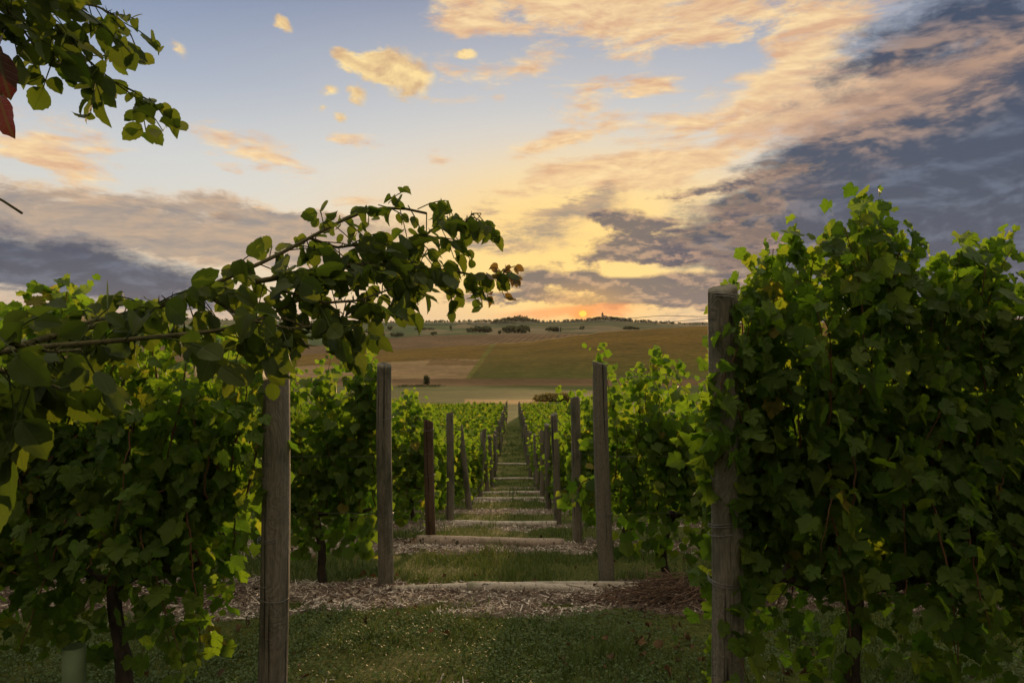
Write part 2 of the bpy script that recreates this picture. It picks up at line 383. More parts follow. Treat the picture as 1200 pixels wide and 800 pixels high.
M['red'] = leaf_material('red_leaf', [(0, (.05, .012, .010, 1)), (1, (.07, .016, .012, 1))], [(0, (.07, .008, .008, 1)), (1, (.12, .016, .010, 1))], .36)
M['bronze'] = leaf_material('bronze_leaf', [(0, (.06, .035, .014, 1)), (1, (.09, .06, .02, 1))], [(0, (.24, .12, .02, 1)), (1, (.3, .2, .04, 1))], .4)
M['grass'] = leaf_material('grass_blade', [(0, (.026, .056, .008, 1)), (.6, (.066, .115, .013, 1)), (1, (.16, .15, .04, 1))],
                           [(0, (.06, .12, .015, 1)), (1, (.2, .2, .04, 1))], .3, .6, False)
M['far_leaf'] = leaf_material('far_foliage', [(0, (.035, .045, .020, 1)), (1, (.10, .105, .042, 1))], [(0, (.03, .05, .012, 1)), (1, (.07, .08, .02, 1))], .15, .8, False, .1)
M['shrub'] = leaf_material('dry_shrub', [(0, (.17, .15, .045, 1)), (1, (.40, .30, .10, 1))], [(0, (.2, .18, .04, 1)), (1, (.4, .32, .08, 1))], .4, .8, False, .1)

def bark(name, a, b, sc=30):
    m, t, out = mat(name); co = t.new('ShaderNodeTexCoord').outputs['Object']
    n, _ = t.noise(t.map(co, scale=(1, 1, .25)), sc, 6, .65)
    principled(t, out, t.ramp(n, [(.3, a), (.7, b)]), .9, n, .7, .01, .15); return m
M['bark'] = bark('vine_bark', (.022, .016, .011, 1), (.075, .058, .042, 1), 45)
M['cane'] = bark('cane', (.07, .032, .018, 1), (.14, .075, .035, 1), 30)
M['rose_cane'] = bark('rose_cane', (.05, .05, .02, 1), (.13, .115, .05, 1), 60)
M['twig'] = bark('dry_twig', (.06, .038, .026, 1), (.19, .125, .085, 1), 40)

def wood(name, dark, light, sc=1.0):
    m, t, out = mat(name); co = t.new('ShaderNodeTexCoord').outputs['Object']
    oi = t.new('ShaderNodeObjectInfo').outputs['Random']
    off = t.new('ShaderNodeCombineXYZ'); t.put(off.inputs[2], t.m('MULTIPLY', oi, 13.0)); t.put(off.inputs[0], t.m('MULTIPLY', oi, 5.0))
    p = t.vm('ADD', co, off.outputs[0])
    warp, _ = t.noise(t.map(p, scale=(5, 5, 2.6)), 1.0, 4, .6, 1.2)
    wv = t.new('ShaderNodeTexWave', wave_type='BANDS', bands_direction='X'); wv.inputs['Scale'].default_value = 9*sc
    wv.inputs['Distortion'].default_value = 0; wv.inputs['Detail'].default_value = 0
    add = t.new('ShaderNodeCombineXYZ'); t.put(add.inputs[0], t.m('MULTIPLY', warp, .55))
    t.put(wv.inputs['Vector'], t.vm('ADD', t.map(p, scale=(1, .4, .02)), add.outputs[0]))
    fine, _ = t.noise(t.map(p, scale=(70, 70, 3.5)), 1.0, 5, .6)
    blot, _ = t.noise(t.map(p, scale=(5, 5, 2)), 1.0, 4, .6)
    crack, _ = t.noise(t.map(p, scale=(30, 30, .7)), 1.0, 3, .55)
    ck = t.step(crack, .60, .66)
    g = t.m('ADD', t.m('MULTIPLY', wv.outputs[1], .22), t.m('MULTIPLY', fine, .78))
    c = t.mix(g, dark, light)
    c = t.mix(t.step(blot, .45, .75), c, (dark[0]*.7, dark[1]*.85, dark[2]*.6, 1))
    c = t.mix(t.m('MULTIPLY', ck, .85), c, (.012, .010, .008, 1))
    principled(t, out, c, .85, t.m('SUBTRACT', g, ck), .8, .01, .2); return m
M['post'] = wood('weathered_wood', (.050, .046, .034, 1), (.26, .235, .175, 1))
M['brown_post'] = wood('brown_wood', (.055, .034, .022, 1), (.16, .10, .065, 1))
M['log'] = wood('log_wood', (.20, .17, .13, 1), (.56, .51, .43, 1))
M['log_red'] = wood('log_red', (.15, .11, .085, 1), (.46, .38, .30, 1))

def simple(name, col, rough=.6, metal=0.0, var=.25, sc=20):
    m, t, out = mat(name); n, _ = t.noise(t.new('ShaderNodeTexCoord').outputs['Object'], sc, 4)
    b = principled(t, out, t.mix(t.m('MULTIPLY', n, var*2), col, tuple(x*.45 for x in col[:3]) + (1,)), rough, n, .15, .003)
    b.inputs['Metallic'].default_value = metal; return m
M['wire'] = simple('galvanised_wire', (.20, .195, .185, 1), .45, .8, .3, 60)
M['plaster'] = simple('pale_plaster', (.5, .44, .36, 1), .9, 0, .15, .3)
M['tile'] = simple('roof_tile', (.22, .10, .065, 1), .9, 0, .3, .6)
M['stone'] = simple('church_stone', (.30, .25, .2, 1), .9, 0, .2, .4)
M['pole'] = simple('pole_grey', (.5, .47, .43, 1), .8, 0, .1, 2)
M['window'] = simple('window_dark', (.02, .02, .025, 1), .2, 0, .1, 2)
def guard_mat():
    m, t, out = mat('guard_plastic'); n, _ = t.noise(t.new('ShaderNodeTexCoord').outputs['Object'], 18, 4)
    b = principled(t, None, t.mix(n, (.16, .24, .12, 1), (.30, .38, .2, 1)), .5, n, .1, .003)
    tr = t.new('ShaderNodeBsdfTranslucent'); tr.inputs[0].default_value = (.3, .42, .2, 1)
    mx = t.new('ShaderNodeMixShader'); mx.inputs[0].default_value = .35
    t.l.new(b.outputs[0], mx.inputs[1]); t.l.new(tr.outputs[0], mx.inputs[2]); t.l.new(mx.outputs[0], out.inputs[0]); return m
M['guard'] = guard_mat()

# ------------------------------------------------------------------ the ground
ROWS = [3.0, 5.95, 8.7, 11.4] + [14.1 + 2.7*k for k in range(23)]          # distance of each vine row
GY = np.array([-60, -10, 0, 3.0, 5.95, 8.7, 11.4, 14.1, 16.8, 19.5, 22.2, 25, 30, 40, 55, 75, 90, 110.])
GZ = np.array([6.5, -.35, -1.45, -1.72, -2.13, -2.58, -3.05, -3.47, -3.90, -4.33, -4.74, -5.03, -5.35, -6.0, -7.0, -8.2, -8.85, -9.65])
PX = np.array([-1500, -400, 0, 200, 300, 400, 440, 455, 500, 550, 600, 620, 650, 680, 711, 740, 780, 818, 900, 1000, 1150, 1200, 1600, 2700.])
CREST = np.interp(PX, [-1500, -400, 0, 300, 440, 455, 620, 711, 818, 1000, 1200, 2700], [436, 434, 428, 418, 411.5, 410, 400, 388.5, 382.5, 377, 374, 370])
PURP = np.interp(PX, [-1500, 0, 300, 400, 475, 600, 700, 2700], [404, 404, 406, 405, 393.5, 392, 391, 388])
RIDGE = np.interp(PX, [-1500, 0, 200, 400, 500, 560, 600, 650, 680, 706, 740, 800, 830, 1000, 1150, 1200, 2700], [366, 367, 374, 377.5, 377.5, 377, 376, 377.5, 376.5, 374, 377, 379.5, 381.5, 381, 377, 375, 372])
FAR = np.interp(PX, [-1500, 0, 400, 700, 780, 815, 850, 1000, 2700], [378, 380, 384, 384, 380, 377.5, 378.5, 377, 379])
TY = np.array([110, 170, 260, 330, 450, 650, 740, 860, 1150, 1500, 2000, 2300, 3000, 4500, 7000, 9000.])
one = np.ones_like(PX)
TP = np.array([470*one, 460*one, 451*one, 444*one, (444*.45 + CREST*.55), CREST, CREST + 5, np.maximum(PURP + 14, CREST - 1), PURP,
               PURP*.55 + RIDGE*.45 + 1.0, RIDGE + 3, RIDGE, RIDGE + 5, RIDGE + 4, FAR, FAR + 3])
TZ = (400 - TP)/F*TY[:, None]
LY = np.log(TY); LF = np.linspace(LY[0], LY[-1], 500)
def hermite(xk, yk, x):
    d = np.diff(yk, axis=0)/np.diff(xk)[:, None]; m = np.zeros_like(yk); m[0] = d[0]; m[-1] = d[-1]
    a, b = d[:-1], d[1:]; m[1:-1] = np.where(a*b > 0, 2*a*b/(a+b+1e-12), 0)
    i = np.clip(np.searchsorted(xk, x) - 1, 0, len(xk)-2); h = (xk[i+1]-xk[i]); s = ((x-xk[i])/h)[:, None]; h = h[:, None]
    return (1+2*s)*(1-s)**2*yk[i] + s*(1-s)**2*h*m[i] + s*s*(3-2*s)*yk[i+1] + s*s*(s-1)*h*m[i+1]
ZT = hermite(LY, TZ, LF)                                                   # [distance, column]
def far_z(x, Y):
    px = np.clip(600 + F*x/Y, PX[0]+.1, PX[-1]-.1); f = (np.log(np.clip(Y, 110, 8999))-LF[0])/(LF[1]-LF[0])
    i = np.clip(np.floor(f).astype(int), 0, len(LF)-2); s = f - i
    j = np.clip(np.searchsorted(PX, px)-1, 0, len(PX)-2); u = (px-PX[j])/(PX[j+1]-PX[j]); u = u*u*(3-2*u)
    return (ZT[i, j]*(1-s)+ZT[i+1, j]*s)*(1-u) + (ZT[i, j+1]*(1-s)+ZT[i+1, j+1]*s)*u
GYF = np.linspace(-60, 110, 1701); GZF = np.interp(GYF, GY, GZ); kk = np.hanning(15); kk /= kk.sum()
GZF[7:-7] = np.convolve(GZF, kk, 'same')[7:-7]
RY = np.array(ROWS)
def mulch(x, Y):                                                           # 0 grass .. 1 bare strip in front of a row
    x = np.asarray(x, float); Y = np.asarray(Y, float)
    i = np.clip(np.searchsorted(RY, Y), 0, len(RY)-1); d = RY[i] - Y          # how far short of the next row
    w = .92 + 1.3*(fbm(x*1.1, Y*1.1, 3)-.5)
    e = (fbm(x*4, Y*4, 9)-.5)*1.0
    a = np.clip((w - d + e)/.25, 0, 1)
    i0 = np.clip(i-1, 0, len(RY)-1); past = Y - RY[i0]
    a = np.maximum(a, np.where(np.abs(x) > .95, np.clip((.28-past+e*.6)/.2, 0, 1), 0))
    a = np.maximum(a, np.where((Y >= 3) & (Y < 4.2), np.clip((.50-past+e*.7)/.2, 0, 1), 0))
    return np.where((Y > 76) | (Y < 2.0), 0, a * np.where(Y > 24, .3, 1))
def gz(x, Y, fine=True):
    x = np.asarray(x, float); Y = np.asarray(Y, float)
    z = np.where(Y < 110, np.interp(Y, GYF, GZF), far_z(x, np.maximum(Y, 110)))
    if fine:
        near = np.clip((120-Y)/60, 0, 1)
        z = z + near*((fbm(x*.8, Y*.8, 21)-.5)*.10 + (fbm(x*5, Y*5, 5)-.5)*.035) + near*np.where(Y < 30, mulch(x, Y)*.03*(fbm(x*14, Y*14, 8)), 0)
    return z
def gz1(x, Y): return float(gz(np.array([x]), np.array([Y]))[0])

def field_colour(x, Y, px, py):
    n1 = fbm(x/25., Y/25., 31); n2 = fbm(x/90., Y/60., 37); e = (fbm(x/40., Y/40., 41)-.5)
    c = np.zeros((len(x), 4)); c[:, 3] = 0
    def setc(mask, col, rows=0): c[mask, :3] = col; c[mask, 3] = rows
    g = lambda *a: np.array(a)
    setc(py > 0, g(.075, .092, .024))                                          # valley meadow
    band = fbm(x/300., Y/6., 51); m = (py <= 474) & (py > 452)
    c[m, :3] = g(.062, .085, .020)[None]*(1-band[m])[:, None] + g(.11, .105, .032)[None]*band[m][:, None]
    m = (py < 473.5) & (py > 468.5 + 2*e) & (px > 545) & (px < 640); setc(m, g(.32, .20, .08))
    m = (py <= 452) & (py > 443.5); setc(m, g(.16, .095, .045))                  # turned earth strip
    edge = 548 + (443.5-py)*.75
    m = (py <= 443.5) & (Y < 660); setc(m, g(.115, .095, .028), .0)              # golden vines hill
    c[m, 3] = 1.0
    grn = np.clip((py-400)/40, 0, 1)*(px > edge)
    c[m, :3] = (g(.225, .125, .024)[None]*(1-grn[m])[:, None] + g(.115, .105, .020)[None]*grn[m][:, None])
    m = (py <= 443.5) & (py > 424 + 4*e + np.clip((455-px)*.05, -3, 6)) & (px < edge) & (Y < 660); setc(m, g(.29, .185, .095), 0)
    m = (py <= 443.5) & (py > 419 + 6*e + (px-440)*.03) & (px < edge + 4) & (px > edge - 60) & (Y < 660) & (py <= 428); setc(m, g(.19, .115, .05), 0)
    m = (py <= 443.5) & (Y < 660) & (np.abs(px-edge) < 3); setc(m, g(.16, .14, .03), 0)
    m = (Y >= 740) & (Y < 1165); setc(m, g(.20, .118, .062), 2.0)                # ploughed vineyard
    m = Y >= 1165
    k = np.floor(px/42 + 6*fbm(x/500, Y/250, 61)) + np.floor(Y/210 + 3*fbm(x/700, Y/400, 63))*7
    hsh = ((np.sin(k*12.9898)*43758.5453) % 1)
    pal = np.array([(.085, .11, .045), (.11, .12, .05), (.21, .16, .09), (.09, .10, .045), (.23, .175, .11), (.13, .12, .06)])
    warm = np.clip((px-520)/60, 0, 1)
    idx = np.clip(np.floor(hsh*4 + warm*2).astype(int), 0, 5)
    c[m, :3] = pal[idx[m]]; c[m, 3] = 0
    m = Y > 2290; setc(m, g(.045, .05, .025), 0)
    c[:, :3] *= (.72 + .56*n1[:, None])*(.8 + .4*n2[:, None])
    return c

def build_ground():
    ys = np.concatenate([np.linspace(-60, 1.5, 30), np.arange(1.6, 16, .05), np.arange(16, 32, .12), np.arange(32, 110, .6), np.exp(np.linspace(np.log(110), np.log(9000), 420))])
    t_ = np.linspace(-1, 1, 521); us = .8*t_ + 1.9*t_**7                      # dense in the middle
    Yg, U = np.meshgrid(ys, us, indexing='ij')
    X = U*np.where(Yg < 12, 12*.35 + np.maximum(Yg, 0)*.65, Yg); X = np.where(Yg < 2, U*(12*.35 + 1.3), X)
    X = X + np.sign(U)*np.maximum(np.abs(U)-1.0, 0)**2*60
    x, y = X.ravel(), Yg.ravel(); z = gz(x, y)
    px = 600 + F*x/np.maximum(y, 1); py = 400 - F*z/np.maximum(y, 1)
    z = z + np.where((y > 110) & (y < 2200), (fbm(x/6, y/6, 71)-.5)*.25, 0)
    col = field_colour(x, y, px, py)
    ml = mulch(x, y)
    nr, nc = Yg.shape; i = np.arange(nr*nc).reshape(nr, nc)
    q = np.stack([i[:-1, :-1], i[:-1, 1:], i[1:, 1:], i[1:, :-1]], -1).reshape(-1, 4)
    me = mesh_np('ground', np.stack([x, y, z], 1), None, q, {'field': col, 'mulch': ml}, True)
    near, t, out = mat('terrace_soil'); co = t.new('ShaderNodeTexCoord').outputs['Object']
    n1, _ = t.noise(co, 2.2, 5, .6); n2, _ = t.noise(co, 26, 6, .7); n3, _ = t.noise(t.map(co, scale=(1, 2.2, 1)), 70, 4, .7)
    grass = t.ramp(n2, [(.25, (.016, .022, .006, 1)), (.5, (.075, .088, .018, 1)), (.8, (.17, .155, .045, 1))])
    soil = t.ramp(n3, [(.3, (.05, .036, .026, 1)), (.5, (.19, .15, .115, 1)), (.7, (.40, .34, .28, 1))])
    soil = t.mix(t.step(n1, .48, .66), soil, t.ramp(n3, [(.3, (.03, .02, .014, 1)), (.7, (.15, .10, .075, 1))]))
    f = t.step(t.m('ADD', attr(t, 'mulch').outputs['Fac'], t.m('MULTIPLY', t.m('SUBTRACT', n2, .5), .9)), .3, .62)
    sp = t.new('ShaderNodeSeparateXYZ'); t.put(sp.inputs[0], co)
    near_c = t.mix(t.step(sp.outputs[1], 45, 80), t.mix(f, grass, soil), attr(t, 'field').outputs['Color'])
    principled(t, out, near_c, .95, t.m('ADD', n2, n3), .9, .03, .1)
    far, t, out = mat('field_soil'); co = t.new('ShaderNodeTexCoord').outputs['Object']
    a = attr(t, 'field'); n1, _ = t.noise(co, .25, 6, .65); n2, _ = t.noise(co, .03, 4, .6)
    sp = t.new('ShaderNodeSeparateXYZ'); t.put(sp.inputs[0], co)
    rows = t.new('ShaderNodeTexWave', bands_direction='X'); rows.inputs['Scale'].default_value = .03; rows.inputs['Distortion'].default_value = 1.5; rows.inputs['Detail Scale'].default_value = .05
    t.put(rows.inputs['Vector'], t.map(co, rot=(0, 0, R(8))))
    rows2 = t.new('ShaderNodeTexWave', bands_direction='Y'); rows2.inputs['Scale'].default_value = .045; rows2.inputs['Distortion'].default_value = 2; rows2.inputs['Detail Scale'].default_value = .1
    t.put(rows2.inputs['Vector'], t.map(co, rot=(0, 0, R(-6))))
    is2 = t.step(a.outputs['Alpha'], 1.4, 1.6); is1 = t.m('SUBTRACT', t.step(a.outputs['Alpha'], .4, .6), is2)
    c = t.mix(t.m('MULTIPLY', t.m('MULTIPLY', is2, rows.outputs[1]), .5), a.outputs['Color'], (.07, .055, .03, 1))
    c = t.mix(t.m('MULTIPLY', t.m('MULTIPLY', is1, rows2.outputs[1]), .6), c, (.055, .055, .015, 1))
    n4, _ = t.noise(t.map(co, scale=(.05, .16, .1)), 1.0, 6, .7)
    c = t.mix(t.step(n1, .3, .7), c, t.mix(1.0, c, (.62, .68, .55, 1), 'MULTIPLY'))
    c = t.mix(t.m('MULTIPLY', t.step(n4, .4, .68), .7), c, t.mix(1.0, c, (.55, .62, .55, 1), 'MULTIPLY'))
    principled(t, out, c, .95, n1, .6, .5, .05)
    me.materials.append(near); me.materials.append(far)
    fy = y[q].min(1); me.polygons.foreach_set('material_index', (fy > 85).astype(np.int32)); me.update()
    tag(link('ground', me), kind='structure')
build_ground()

# ------------------------------------------------------------------ posts, logs, wires
ORD = ['first', 'second', 'third', 'fourth', 'fifth', 'sixth', 'seventh', 'eighth', 'ninth', 'tenth', 'eleventh', 'twelfth', 'thirteenth', 'fourteenth', 'fifteenth',
       'sixteenth', 'seventeenth', 'eighteenth', 'nineteenth', 'twentieth', 'twenty-first', 'twenty-second', 'twenty-third', 'twenty-fourth', 'twenty-fifth', 'twenty-sixth', 'twenty-seventh']
def post_mesh(h, r, seed, sides=28, rings=46):
    a = np.linspace(0, 2*np.pi, sides, endpoint=False); zs = np.concatenate([np.linspace(-.35, h-.012, rings), [h]])
    v = []
    for z in zs:
        n = vnoise(np.cos(a)*1.7+9, np.sin(a)*1.7 + z*1.1 + 7, seed)
        n2 = vnoise(a*6, np.full_like(a, z*2.5), seed+3)
        rr = r*(1.04 - .08*z/h)*(1 + .10*(n-.5) + .03*(n2-.5))
        for c in (1.1 + seed, 3.7 + seed*1.7):                                  # drying cracks
            dd = np.abs((a-c+np.pi) % (2*np.pi)-np.pi); rr = rr - r*.12*np.exp(-(dd/.10)**2)*(1 if z > h*.35 else .35)
        if z == h: rr = rr*.93
        bx = .012*math.sin(z*1.7+seed); by = .008*math.cos(z*2.1+seed)
        tilt = (.02*np.cos(a-seed) + .008*(n2-.5)) if z >= h-.02 else 0*a
        v.append(np.stack([np.cos(a)*rr+bx, np.sin(a)*rr+by, z+tilt], 1))
    v = np.concatenate(v); q = []; n = len(zs)
    for i in range(n-1):
        for k in range(sides):
            k2 = (k+1) % sides; q.append((i*sides+k, i*sides+k2, (i+1)*sides+k2, (i+1)*sides+k))
    v = np.vstack([v, v[-sides:].mean(0) - [0, 0, .004]]); c = len(v)-1
    t = [(c, (n-1)*sides+k, (n-1)*sides+(k+1) % sides) for k in range(sides)]
    return mesh_np('wooden_post', v, t, q, None, True)
def loop_mesh(r, z, turns=2, tilt=.012):
    g = Geo(); n = 26*turns; a = np.linspace(0, 2*np.pi*turns, n)
    rr = r + .003
    g.tube(np.stack([np.cos(a)*rr, np.sin(a)*rr, z + a/(2*np.pi)*.011 + tilt*np.sin(a+z*9)], 1), .0021, 5)
    return g.mesh('wire_loop', True)
POSTS = {}
LEFT = {0: (318, 410, 3.2), 1: (451, 427, 5.95), 2: (506, 493, 8.7), 3: (527.5, 483, 11.4), 4: (551, 497, 14.1), 5: (563, 503, 16.8), 6: (571, 507, 19.5), 7: (576.5, 509, 22.2)}
RIGHT = {0: (850, 337, 2.95), 1: (711, 425, 5.95), 2: (678, 466, 8.6), 3: (653, 485, 11.4), 4: (642, 497, 14.1), 5: (635.5, 503, 16.8), 6: (630.5, 507, 19.5), 7: (627, 509, 22.2)}
post_cache = {}
for i, Y in enumerate(ROWS):
    for side, tab in ((-1, LEFT), (1, RIGHT)):
        if i in tab: px, py, Yp = tab[i]; p = at(px, py, Yp); x = p[0]; top = p[2]
        else:
            Yp = Y; x = side*(.62 + .06*random.random()) + .01*(Y-22)*.2; top = gz1(x, Yp) + 1.55 + .2*random.random()
        zb = gz1(x, Yp); h = top - zb; r = .065 if i < 2 else .062
        key = round(h, 1) if i > 3 else (i, side)
        if key not in post_cache: post_cache[key] = post_mesh(h, r, i*2+(side > 0)) if i < 5 else post_mesh(h, r, i, 12, 14)
        sn = 'left' if side < 0 else 'right'
        if i == 0: lab = ('thick wooden end post with wire loops beside the tall right front vine' if side > 0 else 'near cracked wooden end post under the arching rose branch')
        elif i == 1: lab = ('wooden post with a vine shoot on top at the right end of the nearest log' if side > 0 else 'plain weathered post at the left end of the nearest log step')
        elif i == 2 and side < 0: lab = 'dark brown wooden post, third back along the left side of the aisle'
        else: lab = '%s weathered wooden post back along the %s side of the stepped aisle' % (ORD[i], sn)
        o = link('wooden_post', post_cache[key], M['brown_post'] if (i == 2 and side < 0) else M['post'], None, (x, Yp, zb))
        tag(o, lab, 'post', 'wooden row end posts along the aisle')
        lean = {(-1, 4): .13, (-1, 5): .08, (-1, 6): .1, (-1, 7): .09}.get((side, i), random.uniform(-.035, .035)*(i > 0) + (.012 if i == 0 and side < 0 else 0))
        o.rotation_euler = (random.uniform(-.02, .02)*(i > 1), lean, random.random()*6 if i > 3 else 0)
        POSTS[(i, side)] = (x, Yp, zb, h)
        if i < 2:
            for k, (yy, turns) in enumerate(([(545, 2), (632, 2), (700, 1)] if side < 0 else [(352, 2), (615, 2), (624, 1), (681, 2)]) if i == 0 else [(490, 1), (602, 2)]):
                z = (400-yy)/F*Yp - zb; link('wire_loop', loop_mesh(r*(1.045-.08*z/h)+.003, z, turns), M['wire'], o)
        elif i < 4: link('wire_loop', loop_mesh(r*.97+.004, h-.12, 2), M['wire'], o); link('wire_loop', loop_mesh(r*1.0+.004, h-.7, 1), M['wire'], o)

def log_mesh(L, r, seed, bend=.02):
    sides, n = 14, 26; a = np.linspace(0, 2*np.pi, sides, endpoint=False); xs = np.linspace(-L/2, L/2, n); v = []
    for x in xs:
        nn = vnoise(np.cos(a)*2+5, np.sin(a)*2+x*1.6, seed); rr = r*(1+.16*(nn-.5))*(1-.1*x/L)
        if abs(x) > L/2-.001: rr = rr*.94
        v.append(np.stack([np.full_like(a, x)+.012*np.cos(a*2+seed)*(abs(x) > L/2-.001), np.cos(a)*rr + bend*math.sin(x*1.3+seed), np.sin(a)*rr + bend*.6*math.cos(x*1.9+seed)], 1))
    v = np.concatenate(v); q = []
    for i in range(n-1):
        for k in range(sides):
            k2 = (k+1) % sides; q.append((i*sides+k, (i+1)*sides+k, (i+1)*sides+k2, i*sides+k2))
    v = np.vstack([v, v[:sides].mean(0), v[-sides:].mean(0)]); c = len(v)-2; t = []
    for k in range(sides):
        k2 = (k+1) % sides; t += [(c, k, k2), (c+1, (n-1)*sides+k2, (n-1)*sides+k)]
    return mesh_np('log_step', v, t, q, None, True)
LOGS = [(438, 748, 5.78, .040, 'pale wooden log laid across the nearest step, thin full-width pole', 0, .015), (548, 700, 5.69, .046, 'short thick split log lying just in front of the nearest pale pole', 0, -.02),
        (488, 660, 8.45, .075, 'reddish brown log edging the second step down the aisle', 1, 0), (530, 652, 11.15, .065, 'whitish log edging the third step down the aisle', 0, 0),
        (556, 646, 16.5, .06, 'pale log edging the fifth step down the aisle', 0, 0), (562, 634, 19.2, .055, 'pale log edging the sixth step down the aisle', 0, 0),
        (568, 632, 24.6, .055, 'pale log edging a far step where the slope eases', 0, 0), (575, 630, 29.6, .05, 'thin grey log across the farthest clear step', 0, 0)]
for k, (a, b, Y, r, lab, red, tilt) in enumerate(LOGS):
    x0, x1 = (a-600)/F*Y, (b-600)/F*Y; xm = (x0+x1)/2
    o = link('log_step', log_mesh(x1-x0, r, k), M['log_red' if red else 'log'], None, (xm, Y, gz1(xm, Y) + r*.35))
    o.rotation_euler = (0, -tilt, random.uniform(-.02, .02)); tag(o, lab, 'log', 'log step edges down the aisle')

def wire_run(pts, r=.0016, n=24):
    g = Geo(); g.tube(np.asarray(pts), r, 5); return g.mesh('trellis_wire', True)
WLAB = ['lowest', 'middle', 'topmost']
for i in range(4):
    for side in (-1, 1):
        x, Yp, zb, h = POSTS[(i, side)]
        for k, hz in enumerate((.62, 1.12, h-.12)):
            xe = side*(Yp*.78 + 1.5); xs = np.linspace(x, xe, 14)
            zz = zb + hz + (gz(xs, np.full(14, Yp), False) - gz(np.array([x]), np.array([Yp]), False)[0]) - .015*np.sin(np.linspace(0, np.pi*3, 14))**2
            o = link('trellis_wire', wire_run(np.stack([xs, np.full(14, Yp)-.066 + .09*np.clip(np.linspace(0, 13, 14), 0, 1), zz], 1)), M['wire'])
            tag(o, '%s trellis wire of the %s row on the %s of the aisle' % (WLAB[k], ORD[i], 'left' if side < 0 else 'right'), 'wire', 'trellis wires along the vine rows')

# the slack wire that crosses the aisle at eye level
sx, sy = at(320, 380, 3.33)[0], 3.33; sz = gz1(sx, sy)
g = Geo(); g.tube([(0, 0, -.2), (0, 0, .6), (.003, 0, 1.2), (0, 0, at(320, 378, 3.33)[2]-sz)], .008, 8)
tag(link('metal_stake', g.mesh('metal_stake', True), M['wire'], None, (sx, sy, sz)), 'thin metal stake standing against the back of the near left post', 'stake')
A, B = at(833, 372, 2.9), at(320, 380, 3.33); s = np.linspace(0, 1, 40)[:, None]
P_ = A*(1-s) + B*s - np.array([0, 0, 1])*(np.sin(np.pi*s)**1.0*.012)
g = Geo(); ph = np.linspace(0, 60, 40*8); PP = np.stack([np.interp(np.linspace(0, 1, 320), s[:, 0], P_[:, k]) for k in range(3)], 1)
for o_ in (0, np.pi):
    amp = .0022 + .012*np.exp(-((np.linspace(0, 1, 320)-.10)/.07)**2)*(np.linspace(0, 1, 320) < .25)
    g.tube(PP + np.stack([0*ph, np.cos(ph+o_)*.002, np.where(np.linspace(0, 1, 320) < .2, np.cos(o_)*amp, np.sin(ph+o_)*.002)], 1), .0011, 4)
tag(link('crossing_wire', g.mesh('crossing_wire', True), M['wire']), 'slack twisted wire strung across the aisle at horizon height from the right post', 'wire')

# ------------------------------------------------------------------ grape vines
def rand_dir(n): v = rng.normal(size=(n, 3)); return v/np.linalg.norm(v, axis=1)[:, None]
def leaves_on(g, nodes, size, tmpl, spread=.07, face=None):
    """nodes (n,3): stem points; leaf blades held out on petioles, faces turned outward and up, tips hanging"""
    n = len(nodes); d = rand_dir(n); d[:, 2] = np.abs(d[:, 2])*.5 - .1
    pos = nodes + d*spread*(.5 + rng.random(n))[:, None]
    sgn = np.sign(rng.random(n) - .42); sgn[d[:, 1] > .35] = 1; sgn[d[:, 1] < -.3] = -1
    nr = np.stack([rng.normal(0, .62, n), sgn*(.55 + .4*rng.random(n)), .30 + rng.normal(.25, .55, n)], 1)
    tip = np.stack([d[:, 0]*.9 + rng.normal(0, .35, n), d[:, 1]*.5, -1.0 + rng.normal(0, .45, n)], 1)
    ti = np.clip(rng.normal(.45, .2, n), 0, 1); ti = np.where(rng.random(n) < .012, 1.0, np.minimum(ti, .9))
    g.scatter(tmpl, pos, nr, tip, size*(.55 + .85*rng.random(n)**1.3), ti)
def shoot_path(a, b, bend=.08, n=18):
    a = np.asarray(a, float); b = np.asarray(b, float); s = np.linspace(0, 1, n)[:, None]
    w = rng.normal(0, bend, 3); w[2] = abs(w[2])
    return a*(1-s) + b*s + np.sin(np.pi*s)*w + np.cumsum(rng.normal(0, .006, (n, 3)), 0)
def resample(p, step):
    d = np.r_[0, np.cumsum(np.linalg.norm(np.diff(p, axis=0), axis=1))]; m = max(2, int(d[-1]/step))
    u = np.linspace(0, d[-1], m); return np.stack([np.interp(u, d, p[:, k]) for k in range(3)], 1), u/d[-1]
def trunk_mesh(h, arm, seed, r=.034):
    g = Geo(); n = 14; z = np.linspace(-.15, h, n)
    x = .05*np.sin(z*3.1+seed) + .02*np.sin(z*9+seed*2); y = .03*np.cos(z*4+seed)
    g.tube(np.stack([x, y, z], 1), r*(1.25 - .45*np.linspace(0, 1, n) + .25*np.exp(-((np.linspace(0, 1, n)-1)/.12)**2)), 10, .5, True, .35)
    for sg in (-1, 1):
        s = np.linspace(0, 1, 12)
        g.tube(np.stack([x[-1] + sg*arm*s, y[-1] + .03*np.sin(s*5+seed), h - .02 + .05*np.sin(s*2.2) + .02*np.sin(s*11+seed)], 1), r*(.75-.4*s), 8, .5, True, .3)
    return g.mesh('trunk', True)
